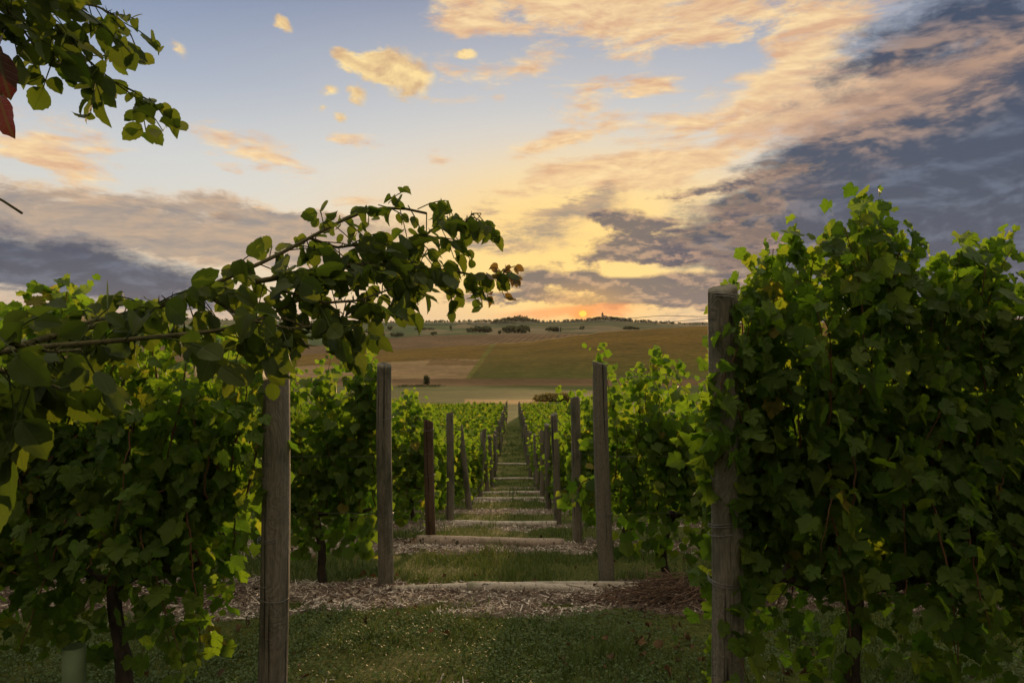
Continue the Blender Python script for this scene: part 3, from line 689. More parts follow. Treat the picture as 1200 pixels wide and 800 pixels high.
def make_vine(W, H, nshoot, ndrop, nfill, size, tmpl, seed, h0=.72, thick=.2, tips=None, low=.35):
    """W half width along the row, H height of the canopy top; returns foliage and cane meshes"""
    fo, ca = Geo(), Geo()
    ends = []
    for k in range(nshoot):
        x0 = (k+.5)/nshoot*2*W - W + rng.normal(0, .03)
        ends.append(((x0, rng.normal(0, .04), h0 + .05), (x0 + rng.normal(0, .14), rng.normal(0, thick*.7), H*(.86 + .2*rng.random()))))
    for k in range(ndrop):                                                     # shoots that have flopped over and hang
        x0 = rng.uniform(-W, W); sd = -1 if rng.random() < .6 else 1
        ends.append(((x0, 0, h0 + rng.uniform(.2, .7)), (float(np.clip(x0 + rng.normal(0, .25), -W, W)), sd*rng.uniform(.15, thick+.16), rng.uniform(low, h0 + .2))))
    if tips is not None:
        for tp in tips:
            ends.append(((tp[0]*.75 + rng.normal(0, .06), rng.normal(0, .04), h0 + .3), tp))
    for q_, (a, b) in enumerate(ends):
        p = shoot_path(a, b); ca.tube(p[:-1], np.linspace(.0060, .0018, len(p)-1), 5)
        nd, u = resample(p, .052*size/.12)
        leaves_on(fo, nd, size*(1.06-.42*u**3), tmpl, .06)
        if q_ >= nshoot + ndrop: nt, ut = resample(p, .04); leaves_on(fo, nt[len(nt)//2:], size*.85, tmpl, .10)
        nd2, u2 = resample(p, .085*size/.12); leaves_on(fo, nd2[:-2], size*.8, tmpl, .13)
    if nfill:
        n = nfill; x = rng.uniform(-W, W, n); z = h0 + .02 + (H*.93-h0)*rng.random(n)**.9
        z = np.where(rng.random(n) < .30, rng.uniform(low, h0, n), z)
        leaves_on(fo, np.stack([x, rng.normal(0, thick*.6, n), z], 1), size, tmpl, .05)
    return fo.mesh('foliage'), ca.mesh('cane', True)
def place_vine(me, x, Y, label, group, rz=0.0, dz=0.0):
    fo, ca, tr = me
    t = thing('grape_vine', (x, Y, gz1(x, Y)+dz), rz, label=label, cat='grape vine', group=group)
    link('trunk', tr, M['bark'], t)
    if ca is not None: link('cane', ca, M['cane'], t)
    link('foliage', fo, M['vine'], t); return t
GRP = 'grape vines in rows either side of the aisle'
def tips_at(pts, x, Y):
    zb = gz1(x, Y); out = []
    for q_ in pts:
        px, py = q_[:2]; dy = q_[2] if len(q_) > 2 else rng.uniform(-.12, .15); p = at(px, py, Y+dy); out.append((p[0]-x, dy, p[2]-zb))
    return out
# front row, right of the aisle
VX = [1.46, 2.38]
zb = gz1(VX[0], 3.0)
me = make_vine(.50, 1.60, 10, 20, 260, .080, VINE, 1, .66, .15, tips_at([(1012, 228), (1016, 234), (1004, 242), (1024, 246), (985, 260), (1010, 258), (868, 352, -.05), (874, 362, -.08), (884, 336, -.04), (880, 380, -.1), (872, 420, -.1), (945, 262), (918, 274), (935, 275), (900, 300), (880, 326), (870, 345), (1062, 288), (1045, 272), (965, 285), (1085, 312), (990, 275), (1030, 280), (930, 310), (1070, 320), (950, 320), (1005, 300), (1100, 335), (866, 400, -.13), (846, 452, -.16), (842, 515, -.17), (852, 470, -.15)], VX[0], 3.0), .14)
place_vine(me + (trunk_mesh(.66, .5, 1),), VX[0], 3.0, 'tall leafy grape vine rising to a pointed shoot beside the thick front right post', GRP)
me = make_vine(.55, 1.38, 9, 20, 220, .078, VINE, 2, .66, .15, tips_at([(1098, 296), (1122, 290), (1145, 292), (1135, 312), (1112, 308), (1156, 300), (1105, 330), (1140, 335), (1172, 266), (1192, 278), (1182, 330), (1215, 320), (1250, 300), (1200, 340), (1165, 345)], VX[1], 3.05), .12)
place_vine(me + (trunk_mesh(.66, .5, 2),), VX[1], 3.05, 'grape vine at the right edge with a shoot drooping against the slate cloud', GRP)
# front row, left of the aisle
LX = [-1.80, -2.60]
me = make_vine(.42, 1.50, 8, 22, 250, .073, VINE, 3, .64, .16, tips_at([(302, 412), (285, 402), (265, 395), (240, 390), (215, 382), (185, 372), (160, 356), (290, 430), (200, 390), (300, 470), (298, 540)], LX[0], 3.2), .26)
place_vine(me + (trunk_mesh(.64, .40, 3),), LX[0], 3.2, 'lush grape vine behind the rose branch, next to the near cracked left post', GRP)
me = make_vine(.48, 1.55, 8, 22, 250, .073, VINE, 4, .64, .16, tips_at([(130, 346), (98, 341), (76, 337), (48, 330), (60, 338), (28, 350), (5, 362), (150, 345), (-30, 350), (110, 350), (85, 352), (40, 350)], LX[1], 3.25), .30)
place_vine(me + (trunk_mesh(.64, .45, 4),), LX[1], 3.25, 'grape vine at the far left edge growing over the pale green tree guard', GRP)
# the other rows share a few shapes
MIDV = [make_vine(.58, 1.92, 11, 9, 360, .086, VINE_MID, 10+k, .62, .18, None, .2) + (trunk_mesh(.62, .5, 10+k),) for k in range(4)]
MIDV2 = [make_vine(.58, 1.62, 8, 6, 230, .105, VINE_MID, 20+k, .55, .18, None, .2) + (trunk_mesh(.55, .5, 20+k),) for k in range(4)]
def far_vine(seed):
    g = Geo(); n = 420; x = rng.uniform(-.82, .82, n); z = .2 + (1.18 + .22*np.sin(x*9+seed))*rng.random(n)**.8
    leaves_on(g, np.stack([x, rng.normal(0, .15, n), z], 1), .14, VINE_FAR, .05); return g.mesh('foliage'), None, trunk_mesh(.5, .4, seed)
FARV = [far_vine(30+k) for k in range(4)]
# outermost picture column each row still shows
count = 0
for i, Y in enumerate(ROWS):
    if i == 0: continue
    for side in (-1, 1):
        x0 = POSTS[(i, side)][0]; sn = 'left' if side < 0 else 'right'
        if i == 1: reach = .80*Y
        elif i == 2: reach = .62*Y
        elif i <= 5: reach = (.26 if side < 0 else .20)*Y + 1.2
        else: reach = (.205 if side < 0 else .13)*Y + .9
        pitch = 1.08 if i <= 7 else 1.5
        n = max(1, int((reach - abs(x0))/pitch + .5))
        for k in range(n):
            x = x0 + side*(pitch*.56 + k*pitch)
            lab = '%s vine out from the aisle in the %s row back on the %s' % (ORD[k], ORD[i], sn)
            pool = MIDV if i <= 2 else MIDV2 if i <= 7 else FARV
            src = pool[(k*3 + i*5 + (side > 0)*2) % 4]
            if i == 1 and k == 0:                                              # own shapes where the row ends show against the valley
                src = make_vine(.5, 1.62 if side > 0 else 1.95, 10, 8, 340, .084, VINE_MID, 41+side, .62, .16, tips_at([(702, 400, .05), (772, 408), (768, 414), (745, 430), (790, 414), (690, 520), (668, 600)] if side > 0 else [(425, 412), (432, 408), (415, 416), (440, 425), (400, 410), (380, 402), (420, 440)], x, Y), .25) + (trunk_mesh(.62, .5, 41+side),)
            t = place_vine(src, x, Y + (.16 if i <= 3 else .05) + rng.normal(0, .03), lab, GRP, math.pi if rng.random() < .5 and not (i == 1 and k == 0) else 0.0)
            s_ = .94 + .14*rng.random()
            if i == 1: s_ = 1.0 if k == 0 else (1.12 if side < 0 else 1.0 + .045*k)
            t.scale = (1, 1, s_); count += 1
print('vines', count+4)
# shoot standing on top of the second right post
# ------------------------------------------------------------------ vine guard at the lower left
g = Geo(); x, Y = at(87, 760, 3.1)[0], 3.1; zb = gz1(x, Y); n = 20; a = np.linspace(0, 2*np.pi, n, endpoint=False); hh = at(0, 757, 3.1)[2]-zb
ring = lambda r, z: np.stack([np.cos(a)*r, np.sin(a)*r*.9, np.full(n, z)], 1)
v = np.concatenate([ring(.05, -.05), ring(.049, hh*.5), ring(.05, hh), ring(.046, hh), ring(.046, hh*.3)]); q = []
for i in range(4):
    for k in range(n): q.append((i*n+k, i*n+(k+1) % n, (i+1)*n+(k+1) % n, (i+1)*n+k))
g.add(v, None, q); tag(link('tree_guard', g.mesh('tree_guard', True), M['guard'], None, (x, Y, zb)), 'pale green plastic tube guard at the foot of the far left vine', 'tree guard')

# ------------------------------------------------------------------ rose bushes arching in from the left
def rose_leaves(g, nodes, tans, size, rate=1.0, sag=.8):
    gg = []
    for p, tn in zip(nodes, tans):
        d = rand_dir(1)[0]; d = d - tn*np.dot(d, tn)*.6; d[2] = d[2]*.6 - .15; d += tn*.35; d /= np.linalg.norm(d)
        L = size*1.45*(.7+.5*rng.random()); m = 5 if rng.random() < .7 else 3
        ax = [p + d*L*s + np.array([0, 0, -1])*sag*.3*L*s*s for s in (.45, .78, 1.0)]
        g['stalk'].append(np.array([p, ax[0], ax[1], ax[2]]))
        sidev = np.cross(d, [0, 0, 1.0]); sidev /= np.linalg.norm(sidev)+1e-9
        spots = [(ax[2], d + np.array([0, 0, -.5*sag]), 1.0)]
        for lv in range((m-1)//2):
            q_ = ax[1-lv]
            for sg in (-1, 1): spots.append((q_ + sidev*sg*.006, sidev*sg*.9 + d*.5 + np.array([0, 0, -.55*sag]), .9 - .12*lv))
        for q_, tp, sc_ in spots:
            tp = tp + np.array([0, 0, -.45]) + rng.normal(0, .28, 3)
            nn = np.array([0, -.6, .35]) + rng.normal(0, .62, 3)
            g['pos'].append(q_); g['n'].append(nn); g['tip'].append(tp); g['size'].append(size*sc_*(.56+.48*rng.random()))
def cane_pts(lst): return np.array([at(*p) for p in lst])
def smooth_path(p, n=40):
    d = np.r_[0, np.cumsum(np.linalg.norm(np.diff(p, axis=0), axis=1))]; u = np.linspace(0, d[-1], n)
    q = np.stack([np.interp(u, d, p[:, k]) for k in range(3)], 1)
    for _ in range(3): q[1:-1] = (q[:-2]+2*q[1:-1]+q[2:])/4
    return q
def rose(name, root, canes, label, extra=None):
    base = np.array([root[0], root[1], gz1(root[0], root[1])])
    t = thing(name, tuple(base), label=label, cat='rose bush')
    store = {}
    for (pts, r0, r1, size, step, kind, lead) in canes:
        p = cane_pts(pts)
        if lead: p = np.vstack([base + np.array([rng.normal(0, .04), rng.normal(0, .04), -.1]), base*.55 + p[0]*.45 + np.array([-.12, 0, .28]), p])
        q = smooth_path(p, 60); gc = Geo(); gc.tube(q, np.linspace(r0, r1, len(q)), 7, .5, True, .1)
        for _ in range(int(len(q)*.5)):                                     # thorns
            k = rng.integers(2, len(q)-2); d = rand_dir(1)[0]*.008 + np.array([0, 0, .002]); gc.tube([q[k], q[k] + d*1.2], [r1*.6+.0008, .0002], 4, .5, False)
        link('cane', gc.mesh('cane', True), M['rose_cane'], t).location = -base
        if kind is None: continue
        m_ = 1.35 if kind == 'leaf' else 1.0; step = step/m_
        g = store.setdefault(kind, dict(pos=[], n=[], tip=[], size=[], stalk=[]))
        L0 = np.linalg.norm(np.diff(p[:2] if not lead else p[2:4], axis=0), axis=1).sum()
        qs = smooth_path(cane_pts(pts), 60); nd, u = resample(qs, step); tn = np.gradient(nd, axis=0); tn /= np.linalg.norm(tn, axis=1)[:, None]+1e-9
        sz = size[0]*(1-u) + size[1]*u
        for a_, b_, c_ in zip(nd, tn, sz): rose_leaves(g, [a_], [b_], c_)
    for kind, g in store.items():
        gl = Geo(); n = len(g['pos']); gl.scatter(ROSE, g['pos'], g['n'], g['tip'], g['size'], np.clip(rng.normal(.5, .22, n), 0, 1))
        nm, mt, lb = {'leaf': ('foliage', 'rose', None), 'bronze': ('young_foliage', 'bronze', 'small bronze young leaves at the cane tips'), 'red': ('red_foliage', 'red', 'dark red leaves')}[kind]
        for s_ in g['stalk']: gl.tube(s_, .0011, 4, .3, False)
        o = link(nm, gl.mesh(nm, True), M[mt], t); o.location = -base
        if lb: o['label'] = lb
    return t
rose('rose_bush', (-1.35, .75), [
    ([(-90, 440, .80), (40, 398, .88), (100, 384, .95), (160, 372, 1.02), (224, 344, 1.1), (280, 320, 1.15), (320, 303, 1.2), (363, 279, 1.24), (398, 259, 1.27), (429, 242, 1.3), (470, 236, 1.33), (500, 250, 1.35)], .0085, .0026, (.056, .038), .026, 'leaf', True),
    ([(-80, 420, .78), (60, 404, .86), (140, 400, .92), (200, 392, 1.0), (280, 388, 1.08), (330, 362, 1.15), (372, 340, 1.2)], .0065, .0030, (.054, .052), .036, 'leaf', True),
    ([(300, 330, 1.16), (345, 322, 1.2), (406, 311, 1.25), (446, 309, 1.3), (492, 314, 1.36), (533, 318, 1.4), (575, 326, 1.45)], .0050, .0020, (.056, .040), .020, 'leaf', False),
    ([(420, 311, 1.27), (455, 302, 1.32), (490, 285, 1.38), (507, 268, 1.42), (533, 266, 1.46)], .004, .0018, (.054, .044), .022, 'leaf', False),
    ([(533, 266, 1.46), (545, 260, 1.48), (554, 250, 1.5), (564, 250, 1.51)], .0022, .001, (.044, .038), .012, 'leaf', False),
    ([(568, 325, 1.45), (580, 326, 1.46), (590, 320, 1.47), (595, 314, 1.48)], .0018, .0008, (.030, .024), .009, 'bronze', False),
    ([(363, 279, 1.24), (395, 290, 1.27), (425, 286, 1.29), (455, 283, 1.3)], .003, .0015, (.058, .048), .022, 'leaf', False),
    ([(330, 340, 1.14), (380, 355, 1.16), (420, 352, 1.2), (460, 338, 1.24)], .003, .0015, (.056, .052), .022, 'leaf', False),
    ([(250, 350, 1.08), (290, 375, 1.08), (340, 385, 1.1), (390, 380, 1.14)], .003, .0015, (.054, .050), .026, 'leaf', False),
    ([(330, 372, 1.12), (360, 384, 1.12), (385, 388, 1.14), (405, 380, 1.16)], .003, .0015, (.054, .05), .024, 'leaf', False),
    ([(-30, 392, .80), (20, 404, .80), (60, 412, .80), (95, 410, .82)], .0035, .0015, (.058, .054), .024, 'leaf', False),
    ([(-60, 420, .80), (-25, 430, .78), (10, 436, .78), (40, 442, .78), (70, 455, .80)], .0035, .0015, (.064, .060), .03, 'leaf', False),
    ([(60, 396, .92), (100, 378, .96), (150, 366, 1.02), (200, 350, 1.06), (240, 352, 1.1)], .003, .0015, (.050, .046), .022, 'leaf', False),
    ([(-40, 205, 1.0), (-15, 221, 1.0), (0, 230, 1.0), (12, 239, 1.0), (26, 250, 1.0)], .007, .0018, (.05, .05), .05, None, True),
  ], 'thorny rose branch with oval green leaves arching over the left vines')
upper_rose = rose('rose_bush', (-1.55, .95), [
    ([(-60, -150, 1.1), (0, -70, 1.12), (49, 0, 1.15), (63, 42, 1.18), (87, 66, 1.2), (119, 87, 1.24), (150, 104, 1.28), (164, 118, 1.3)], .006, .0014, (.060, .054), .022, 'leaf', True),
    ([(49, 0, 1.15), (85, 2, 1.2), (115, 8, 1.24), (140, 22, 1.28), (152, 38, 1.3), (158, 52, 1.31)], .003, .001, (.050, .038), .026, 'leaf', False),
    ([(-50, -60, 1.05), (-10, -20, 1.06), (15, 15, 1.08), (30, 45, 1.1), (45, 60, 1.12)], .005, .0016, (.056, .052), .022, 'leaf', True),
    ([(-10, -20, 1.06), (30, -5, 1.1), (75, 8, 1.14), (110, 5, 1.2)], .003, .0012, (.06, .054), .024, 'leaf', False),
    ([(-75, 20, 1.0), (-40, 35, 1.0), (-10, 48, .99), (2, 60, .98), (1, 90, .98), (2, 112, .98)], .004, .0014, (.05, .05), .05, None, True),
  ], 'leafy rose spray hanging down in the top left corner with two red leaves')

g = Geo(); P0 = np.array([at(-4, 58, .98), at(-1, 112, .98), at(-8, 46, .99), at(4, 40, 1.0)]); P1 = np.array([at(5, 106, .96), at(11, 160, .96), at(-14, 90, .98), at(20, 58, .99)])
g.scatter(rose_tmpl(.25, .12, .25, .12), P0, np.array([(.35, -.9, .1), (-.3, -.9, .15), (.5, -.7, .2), (-.6, -.6, .4)]), P1-P0, np.linalg.norm(P1-P0, axis=1), np.array([.3, .7, .2, .1]))
o = link('red_foliage', g.mesh('red_foliage', True), M['red'], upper_rose); o.location = -upper_rose.location; o['label'] = 'dark red leaves'
# ------------------------------------------------------------------ grass, mulch, litter
def build_grass():
    g = Geo(); P = []
    for (y0, y1, dens) in ((2.4, 4.9, 3300), (4.9, 6.1, 1500), (6.1, 8.9, 1500), (8.9, 12, 800), (12, 17, 520), (17, 26, 420), (26, 40, 260), (40, 60, 130)):
        w = .8*y1 if y0 < 6 else .5*y1 if y0 < 12 else .3*y1 if y0 < 17 else 1.6
        n = int((y1-y0)*2*w*dens); x = rng.uniform(-w, w, n); y = rng.uniform(y0, y1, n)
        keep = (rng.random(n) > mulch(x, y)*1.02) & (rng.random(n) < np.clip(.15 + 3.2*(fbm(x*1.5, y*1.5, 77)-.36), .06, 1))
        P.append(np.stack([x[keep], y[keep]], 1))
    P = np.concatenate(P); n = len(P); z = gz(P[:, 0], P[:, 1])
    far = np.clip(P[:, 1]/10, 1, 4.0)
    patch = fbm(P[:, 0]*.9, P[:, 1]*.9, 99)
    tuft = np.clip(fbm(P[:, 0]*3.2, P[:, 1]*3.2, 123)-.60, 0, 1)
    h = (.022 + .05*rng.random(n)**2 + .05*np.clip(patch-.5, 0, 1) + .45*tuft)*np.where(P[:, 1] > 6, 1.5, 1)
    a = rng.random(n)*2*np.pi; wd = .0028*far*(.7+.8*rng.random(n)); ln = h*rng.uniform(.2, 1.1, n); b = a + rng.normal(0, .8, n) + 1.57
    base = np.stack([P[:, 0], P[:, 1], z-.004], 1); dx = np.stack([np.cos(a)*wd, np.sin(a)*wd, 0*a], 1)
    mid = base + np.stack([np.cos(b)*ln*.35, np.sin(b)*ln*.35, h*.65], 1); tp = base + np.stack([np.cos(b)*ln, np.sin(b)*ln, h], 1)
    v = np.stack([base-dx, base+dx, mid+dx*.8, mid-dx*.8, tp], 1).reshape(-1, 3); k = np.arange(n)[:, None]*5
    g.add(v, k+np.array([[3, 2, 4]]), k+np.array([[0, 1, 2, 3]]), np.repeat(np.clip(rng.normal(.38, .2, n) + (patch-.5)*.6, 0, .88), 5))
    # clover and other small broad leaves
    m = 70000; x = rng.uniform(-3, 3, m); y = rng.uniform(2.5, 5.0, m); kp = (rng.random(m) > mulch(x, y)*1.1) & (rng.random(m) < np.clip(.5 + 4*(fbm(x*1.5+30, y*1.5, 78)-.48), .05, 1))
    x, y = x[kp], y[kp]; m = len(x); z = gz(x, y) + rng.uniform(.008, .05, m)
    cl = fan([(0, 0), (.4, .2), (.5, .6), (.25, .95), (0, .9)], (0, .45), .2, .1)
    nr = np.stack([rng.normal(0, .5, m), rng.normal(-.1, .5, m), np.ones(m)], 1)
    g.scatter(cl, np.stack([x, y, z], 1), nr, rand_dir(m), .007 + .010*rng.random(m), np.clip(rng.normal(.28, .13, m), 0, .6))
    tag(link('grass', g.mesh('grass'), M['grass']), 'short dark grass and clover between the bare strips', 'grass', kind='stuff')
build_grass()
def build_mulch():
    m, t, out = mat('mulch_chip'); ti = attr(t, 'tint').outputs['Fac']
    principled(t, out, t.ramp(ti, [(0, (.035, .022, .016, 1)), (.35, (.12, .085, .06, 1)), (.7, (.36, .31, .25, 1)), (1, (.58, .53, .45, 1))]), .9, None, spec=.15)
    g = Geo(); P = []
    for (y0, y1, dens) in ((2.2, 4.0, 1900), (4.4, 6.3, 2600), (7.2, 9.0, 1800), (10, 11.6, 900), (13, 14.3, 500), (15.6, 17, 400), (18.2, 19.8, 300)):
        w = .8*y1 if y0 < 5 else .5*y1 if y0 < 12 else 1.3
        n = int((y1-y0)*2*w*dens); x = rng.uniform(-w, w, n); y = rng.uniform(y0, y1, n); k = rng.random(n) < mulch(x, y)*.9; P.append(np.stack([x[k], y[k]], 1))
    P = np.concatenate(P); n = len(P); z = gz(P[:, 0], P[:, 1]) + rng.uniform(.0, .022, n)
    L = .008 + .05*rng.random(n)**4; W_ = .0025 + .006*rng.random(n)**2; W_ *= np.clip(P[:, 1]/8, 1, 2)
    a = rng.random(n)*np.pi; up = rng.normal(0, .3, n)
    d = np.stack([np.cos(a), np.sin(a), up], 1)*L[:, None]; s = np.stack([-np.sin(a), np.cos(a), rng.normal(0, .4, n)], 1)*W_[:, None]
    p = np.stack([P[:, 0], P[:, 1], z], 1); th = np.array([0, 0, .004])
    v = np.stack([p-d-s, p+d-s*.5, p+d+s*.5, p-d+s, p+th], 1).reshape(-1, 3); k = np.arange(n)[:, None]*5
    f = np.concatenate([k+np.array([[0, 1, 4]]), k+np.array([[1, 2, 4]]), k+np.array([[2, 3, 4]]), k+np.array([[3, 0, 4]])])
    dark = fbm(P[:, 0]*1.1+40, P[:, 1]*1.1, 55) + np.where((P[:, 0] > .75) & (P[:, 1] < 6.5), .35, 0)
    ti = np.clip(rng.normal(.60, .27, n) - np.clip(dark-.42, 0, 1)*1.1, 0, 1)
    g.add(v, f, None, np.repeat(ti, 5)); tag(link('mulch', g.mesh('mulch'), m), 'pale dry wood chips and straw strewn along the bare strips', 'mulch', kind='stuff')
    CURL = (VINE_MID[0]*np.array([1, 1, 2.6]), VINE_MID[1])
    g = Geo(); n = 230; x = rng.uniform(-3, 3, n); y = rng.uniform(2.7, 9, n); cx = rng.random(n) < .3; x = np.where(cx, rng.normal(1.0, .35, n), x); y = np.where(cx, rng.normal(4.0, .5, n), y)
    nr = np.stack([rng.normal(0, .8, n), rng.normal(-.2, .8, n), np.ones(n)*.8], 1)
    g.scatter(CURL, np.stack([x, y, gz(x, y)+.03+.02*rng.random(n)], 1), nr, rand_dir(n), (.02+.035*rng.random(n)**1.5), rng.random(n))
    mm = leaf_material('dead_leaf', [(0, (.035, .018, .012, 1)), (1, (.13, .06, .035, 1))], [(0, (.08, .03, .01, 1)), (1, (.15, .07, .03, 1))], .15, .8, True, .1)
    tag(link('leaf_litter', g.mesh('leaf_litter'), mm), 'curled reddish brown fallen leaves scattered on grass and mulch', 'fallen leaves', kind='stuff')
build_mulch()
g = Geo(); c = at(785, 700, 5.3)
for k in range(420):
    x = rng.normal(0, .36); y = rng.normal(0, .16); hgt = .20*math.exp(-(x/.32)**2-(y/.18)**2)
    a = rng.normal(0, .6); L = rng.uniform(.08, .30); z = gz1(c[0]+x, c[1]+y) - gz1(c[0], c[1]) + hgt*rng.random() + .01; d = np.array([math.cos(a), math.sin(a)*.8, rng.normal(.05, .25)])*L
    p = np.array([x, y, z]); g.tube([p-d/2, p + rng.normal(0, .02, 3), p+d/2], rng.uniform(.0018, .0045), 5)
for k in range(5):
    p = np.array([rng.normal(0, .2), rng.normal(0, .08), .08]); g.tube([p, p+np.array([rng.normal(0, .06), 0, .1]), p+np.array([rng.normal(0, .12), 0, .2])], [.003, .0022, .001], 5)
tag(link('twig_pile', g.mesh('twig_pile', True), M['twig'], None, (c[0], c[1], gz1(c[0], c[1]))), 'heap of brown pruned twigs by the front right post', 'twigs', kind='stuff')

# ------------------------------------------------------------------ the valley: shrubs, hedges, trees, town
def crown(w, d, h, n, leaf, base=0.0, lumps=6):
    g = Geo(); cs = np.stack([rng.uniform(-w, w, lumps)*.62, rng.uniform(-d, d, lumps)*.55, base + h*(rng.uniform(.35, .72, lumps) if base > 0 else rng.uniform(.12, .70, lumps))], 1)
    k = rng.integers(0, lumps, n); dv = rand_dir(n)*(rng.random(n)**.35)[:, None]
    p = cs[k] + dv*np.array([w/max(1, lumps**.33)*.75, d*.6, h*.34]); p[:, 2] = np.maximum(p[:, 2], base+.02*h)
    nr = dv + np.array([0, 0, .4]) + rng.normal(0, .4, (n, 3)); g.scatter(VINE_FAR, p, nr, rand_dir(n), leaf*(.6+.8*rng.random(n)), np.clip(rng.normal(.45, .25, n), 0, 1))
    return g.mesh('foliage')
def find_Y(px, py, lo=110, hi=2290):
    ys = np.exp(np.linspace(math.log(lo), math.log(hi), 700)); x = (px-600)/F*ys; pyv = 400 - F*gz(x, ys, False)/ys
    i = np.argmin(np.abs(pyv-py)); return ys[i]
def bush(name, px, py, wpx, hpx, label, cat, group=None, trunk=False, lo=110, hi=2290, m='far_leaf', n=420, deep=.6):
    Y = find_Y(px, py, lo, hi); x = (px-600)/F*Y; w = wpx/2/F*Y; h = hpx/F*Y
    t = thing(name, (x, Y, gz1(x, Y)), label=label, cat=cat, group=group)
    lf = max(.12, min(w, h)*.22)
    link('foliage' if not trunk else 'crown', crown(w, max(w*.3, h*deep), h*1.02, n, lf, h*.12 if trunk else 0, max(4, int(w/h*4)+3)), M[m], t)
    if trunk:
        g = Geo(); g.tube([(0, 0, -.3), (.02*h, 0, h*.25), (-.01*h, 0, h*.55)], [h*.035, h*.028, h*.015], 7); link('trunk', g.mesh('trunk', True), M['bark'], t)
    else:
        g = Geo()
        for k in range(5): xx = rng.uniform(-w, w)*.6; g.tube([(xx, 0, -.1), (xx + rng.normal(0, .1)*h, 0, h*.5)], [h*.03, h*.012], 5)
        link('stem', g.mesh('stem', True), M['bark'], t)
bush('shrub', 650, 472.5, 60, 10, 'wide rounded yellowish brown shrub in the meadow beyond the last vines', 'shrub', None, False, 110, 180, 'shrub', 1800)
bush('shrub', 499, 450, 13, 11, 'small lone bush on the bare brown field past the left posts', 'shrub', None, False, 240, 400, 'far_leaf', 300)
bush('hedge', 493, 453, 76, 3, 'low dark hedge line along the lower edge of the bare brown field', 'hedge', None, False, 220, 330, 'far_leaf', 900, 1.0)
HD = [(562, 389.5, 36, 8, 'long dark hedge on the tan hillside below the wooded knoll'), (604, 390, 36, 9, 'thick hedge slanting down the tan hillside just left of the low sun'), (650, 388.5, 26, 5.5, 'hedge on the tan field straight below the low sun'),
      (464, 394.5, 22, 5, 'hedge above the upper left corner of the ploughed vineyard'), (497, 386.5, 34, 3, 'thin hedge between two green fields above the ploughed vineyard'), (590, 379.5, 40, 4, 'low hedge along the foot of the wooded knoll'), (740, 386, 24, 4, 'dark hedge right of the town hill, above the golden slope')]
for px, py, w, h, lab in HD: bush('hedge', px, py, w, h, lab, 'hedge', 'hedges on the far hillside', False, 1170, 2200, 'far_leaf', 700, .9)
TR = [(434, 391, 9, 8, 'round tree on the green hillside, left of a pair'), (446, 390, 8, 8, 'round tree on the green hillside in the middle of three'), (457, 388, 7, 6, 'small round tree on the green hillside, right of three'), (445, 398, 13, 9, 'bigger bushy tree at the corner of the ploughed vineyard'),
      (419, 400, 9, 9, 'dark tree left of the ploughed vineyard, half behind rose leaves'), (529, 388, 5, 6, 'small dark upright tree alone between green and tan fields'), (508, 393, 9, 4, 'low rounded tree on the top edge of the ploughed vineyard'), (1186, 376, 10, 7, 'dark tree on the ridge at the far right edge'), (585, 392, 7, 5, 'small tree between two thick hedges on the tan hill'), (682, 387, 6, 5, 'small tree on the tan field between hedge and pole')]
for px, py, w, h, lab in TR: bush('tree', px, py, w, h, lab, 'tree', 'single trees on the far hillside', True, 1000, 2290, 'far_leaf', 260)
def ridge_wood():
    g = Geo()
    for px in np.concatenate([np.arange(-60, 1300, 2.2), rng.uniform(585, 632, 60), rng.uniform(660, 790, 70), rng.uniform(480, 600, 40), rng.uniform(0, 250, 60)]):
        Y = rng.uniform(2150, 2330); px = px + rng.normal(0, 1.2); x = (px-600)/F*Y; zb = gz1(x, Y)
        h = rng.uniform(3.5, 8) * (1.0 + 1.3*math.exp(-((px-607)/15)**2) + .5*math.exp(-((px-720)/40)**2)); w = h*rng.uniform(.5, .8); n = 26
        dv = rand_dir(n)*(rng.random(n)**.4)[:, None]; p = np.array([x, Y, zb + h*.5]) + dv*np.array([w, w, h*.55])
        g.scatter(VINE_FAR, p, dv + rng.normal(0, .3, (n, 3)), rand_dir(n), h*.34, np.clip(rng.normal(.35, .2, n), 0, 1))
    tag(link('woodland', g.mesh('woodland'), M['far_leaf']), 'dark line of woodland along the far ridge under the sun', 'woodland', kind='stuff')
ridge_wood()
def box(g, x0, x1, y0, y1, z0, z1):
    v = [(x, y, z) for z in (z0, z1) for y in (y0, y1) for x in (x0, x1)]
    g.add(v, None, [(0, 2, 3, 1), (4, 5, 7, 6), (0, 1, 5, 4), (1, 3, 7, 5), (3, 2, 6, 7), (2, 0, 4, 6)])
def house(px, py, w, d, h, label, Y=2240, tall=False):
    x = (px-600)/F*Y; zb = gz1(x, Y) + (377-py)/F*Y*0
    t = thing('house', (x, Y, zb), rng.uniform(-.5, .5), label=label, cat='house', group='houses of the hilltop town')
    g = Geo(); box(g, -w/2, w/2, -d/2, d/2, -3, h); link('wall', g.mesh('wall'), M['plaster'], t)
    g = Geo(); r = h + w*.22; v = [(-w*.54, -d*.55, h), (w*.54, -d*.55, h), (w*.54, d*.55, h), (-w*.54, d*.55, h), (-w*.54, 0, r), (w*.54, 0, r)]
    g.add(v, [(0, 4, 3), (1, 2, 5)], [(0, 1, 5, 4), (2, 3, 4, 5), (0, 3, 2, 1)]); link('roof', g.mesh('roof'), M['tile'], t)
    for k in range(3):
        g = Geo(); xx = (k-1)*w*.28; box(g, xx-.6, xx+.6, -d/2-.06, -d/2+.05, h*.45, h*.75); link('window', g.mesh('window'), M['window'], t)
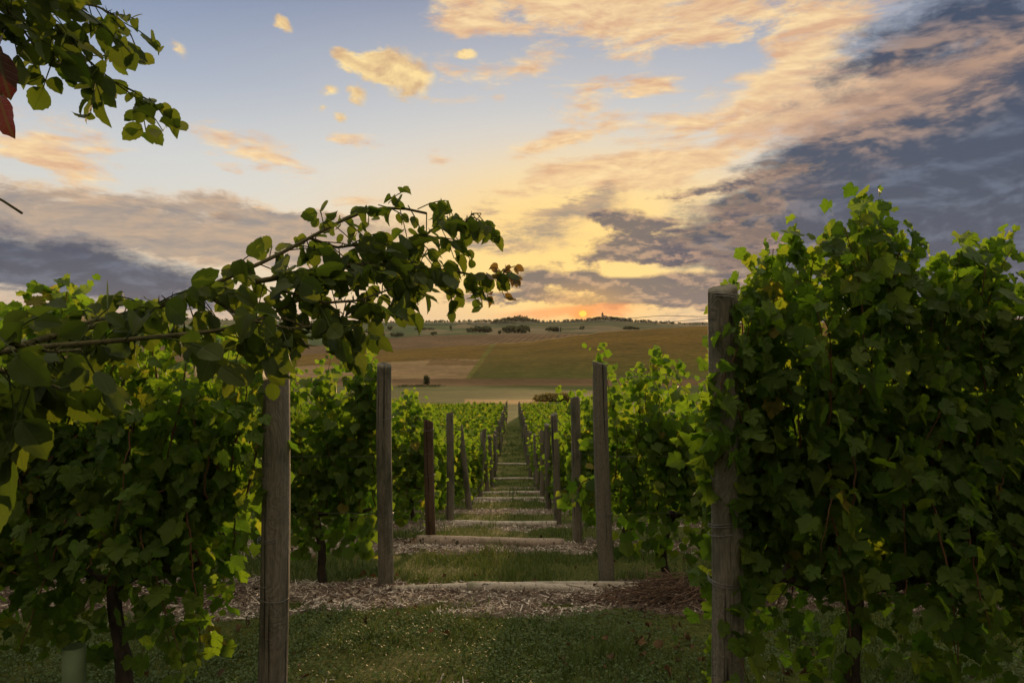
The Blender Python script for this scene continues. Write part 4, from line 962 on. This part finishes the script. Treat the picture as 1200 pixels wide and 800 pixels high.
HS = [(690, 11), (697, 9), (702, 12), (709, 10), (715, 11), (722, 9), (730, 12), (738, 10)]
for k, (px, w) in enumerate(HS): house(px, 375, w, 9, rng.uniform(7, 11), '%s house from the left in the hilltop town around the tower' % ORD[k])
for px, w, lab in ((203, 14, 'pale house on the far left hill behind the rose cane'), (210, 10, 'smaller pale house beside another on the far left hill')):
    house(px, 374, w, 10, 9, lab, 1900)
Y = 2235; x = (706-600)/F*Y; zb = gz1(x, Y); t = thing('church_tower', (x, Y, zb), label='church tower standing above the hilltop town just right of the sun', cat='tower')
g = Geo(); box(g, -3, 3, -3, 3, -3, 17); link('shaft', g.mesh('shaft'), M['stone'], t)
g = Geo(); box(g, -3.5, 3.5, -3.5, 3.5, 17, 18); link('cornice', g.mesh('cornice'), M['stone'], t)
g = Geo(); g.add([(-3, -3, 18), (3, -3, 18), (3, 3, 18), (-3, 3, 18), (0, 0, 26)], [(0, 1, 4), (1, 2, 4), (2, 3, 4), (3, 0, 4)], [(0, 3, 2, 1)]); link('spire', g.mesh('spire'), M['tile'], t)
Y = 690; x = (655.5-600)/F*Y; zb = gz1(x, Y); t = thing('utility_pole', (x, Y, zb), label='slim pale utility pole on the crest of the golden slope', cat='utility pole')
g = Geo(); g.tube([(0, 0, -.5), (0, 0, 6), (0, 0, 13)], [.28, .24, .2], 8); link('pole', g.mesh('pole', True), M['pole'], t)
g = Geo(); box(g, -1.1, 1.1, -.08, .08, 12.2, 12.45); link('crossarm', g.mesh('crossarm'), M['pole'], t)

# ------------------------------------------------------------------ the evening air
def haze():
    g = Geo(); box(g, -19000, 19000, -70, 9300, -95, 330)
    m, t, out = mat('haze_air'); v = t.new('ShaderNodeVolumePrincipled')
    v.inputs['Color'].default_value = (1.0, .96, .88, 1); v.inputs['Density'].default_value = HAZE; v.inputs['Anisotropy'].default_value = .25
    t.l.new(v.outputs[0], out.inputs['Volume'])
    tag(link('haze', g.mesh('haze'), m), 'thin evening haze lying over the valley', 'haze', kind='stuff')
HAZE = .000018
haze()
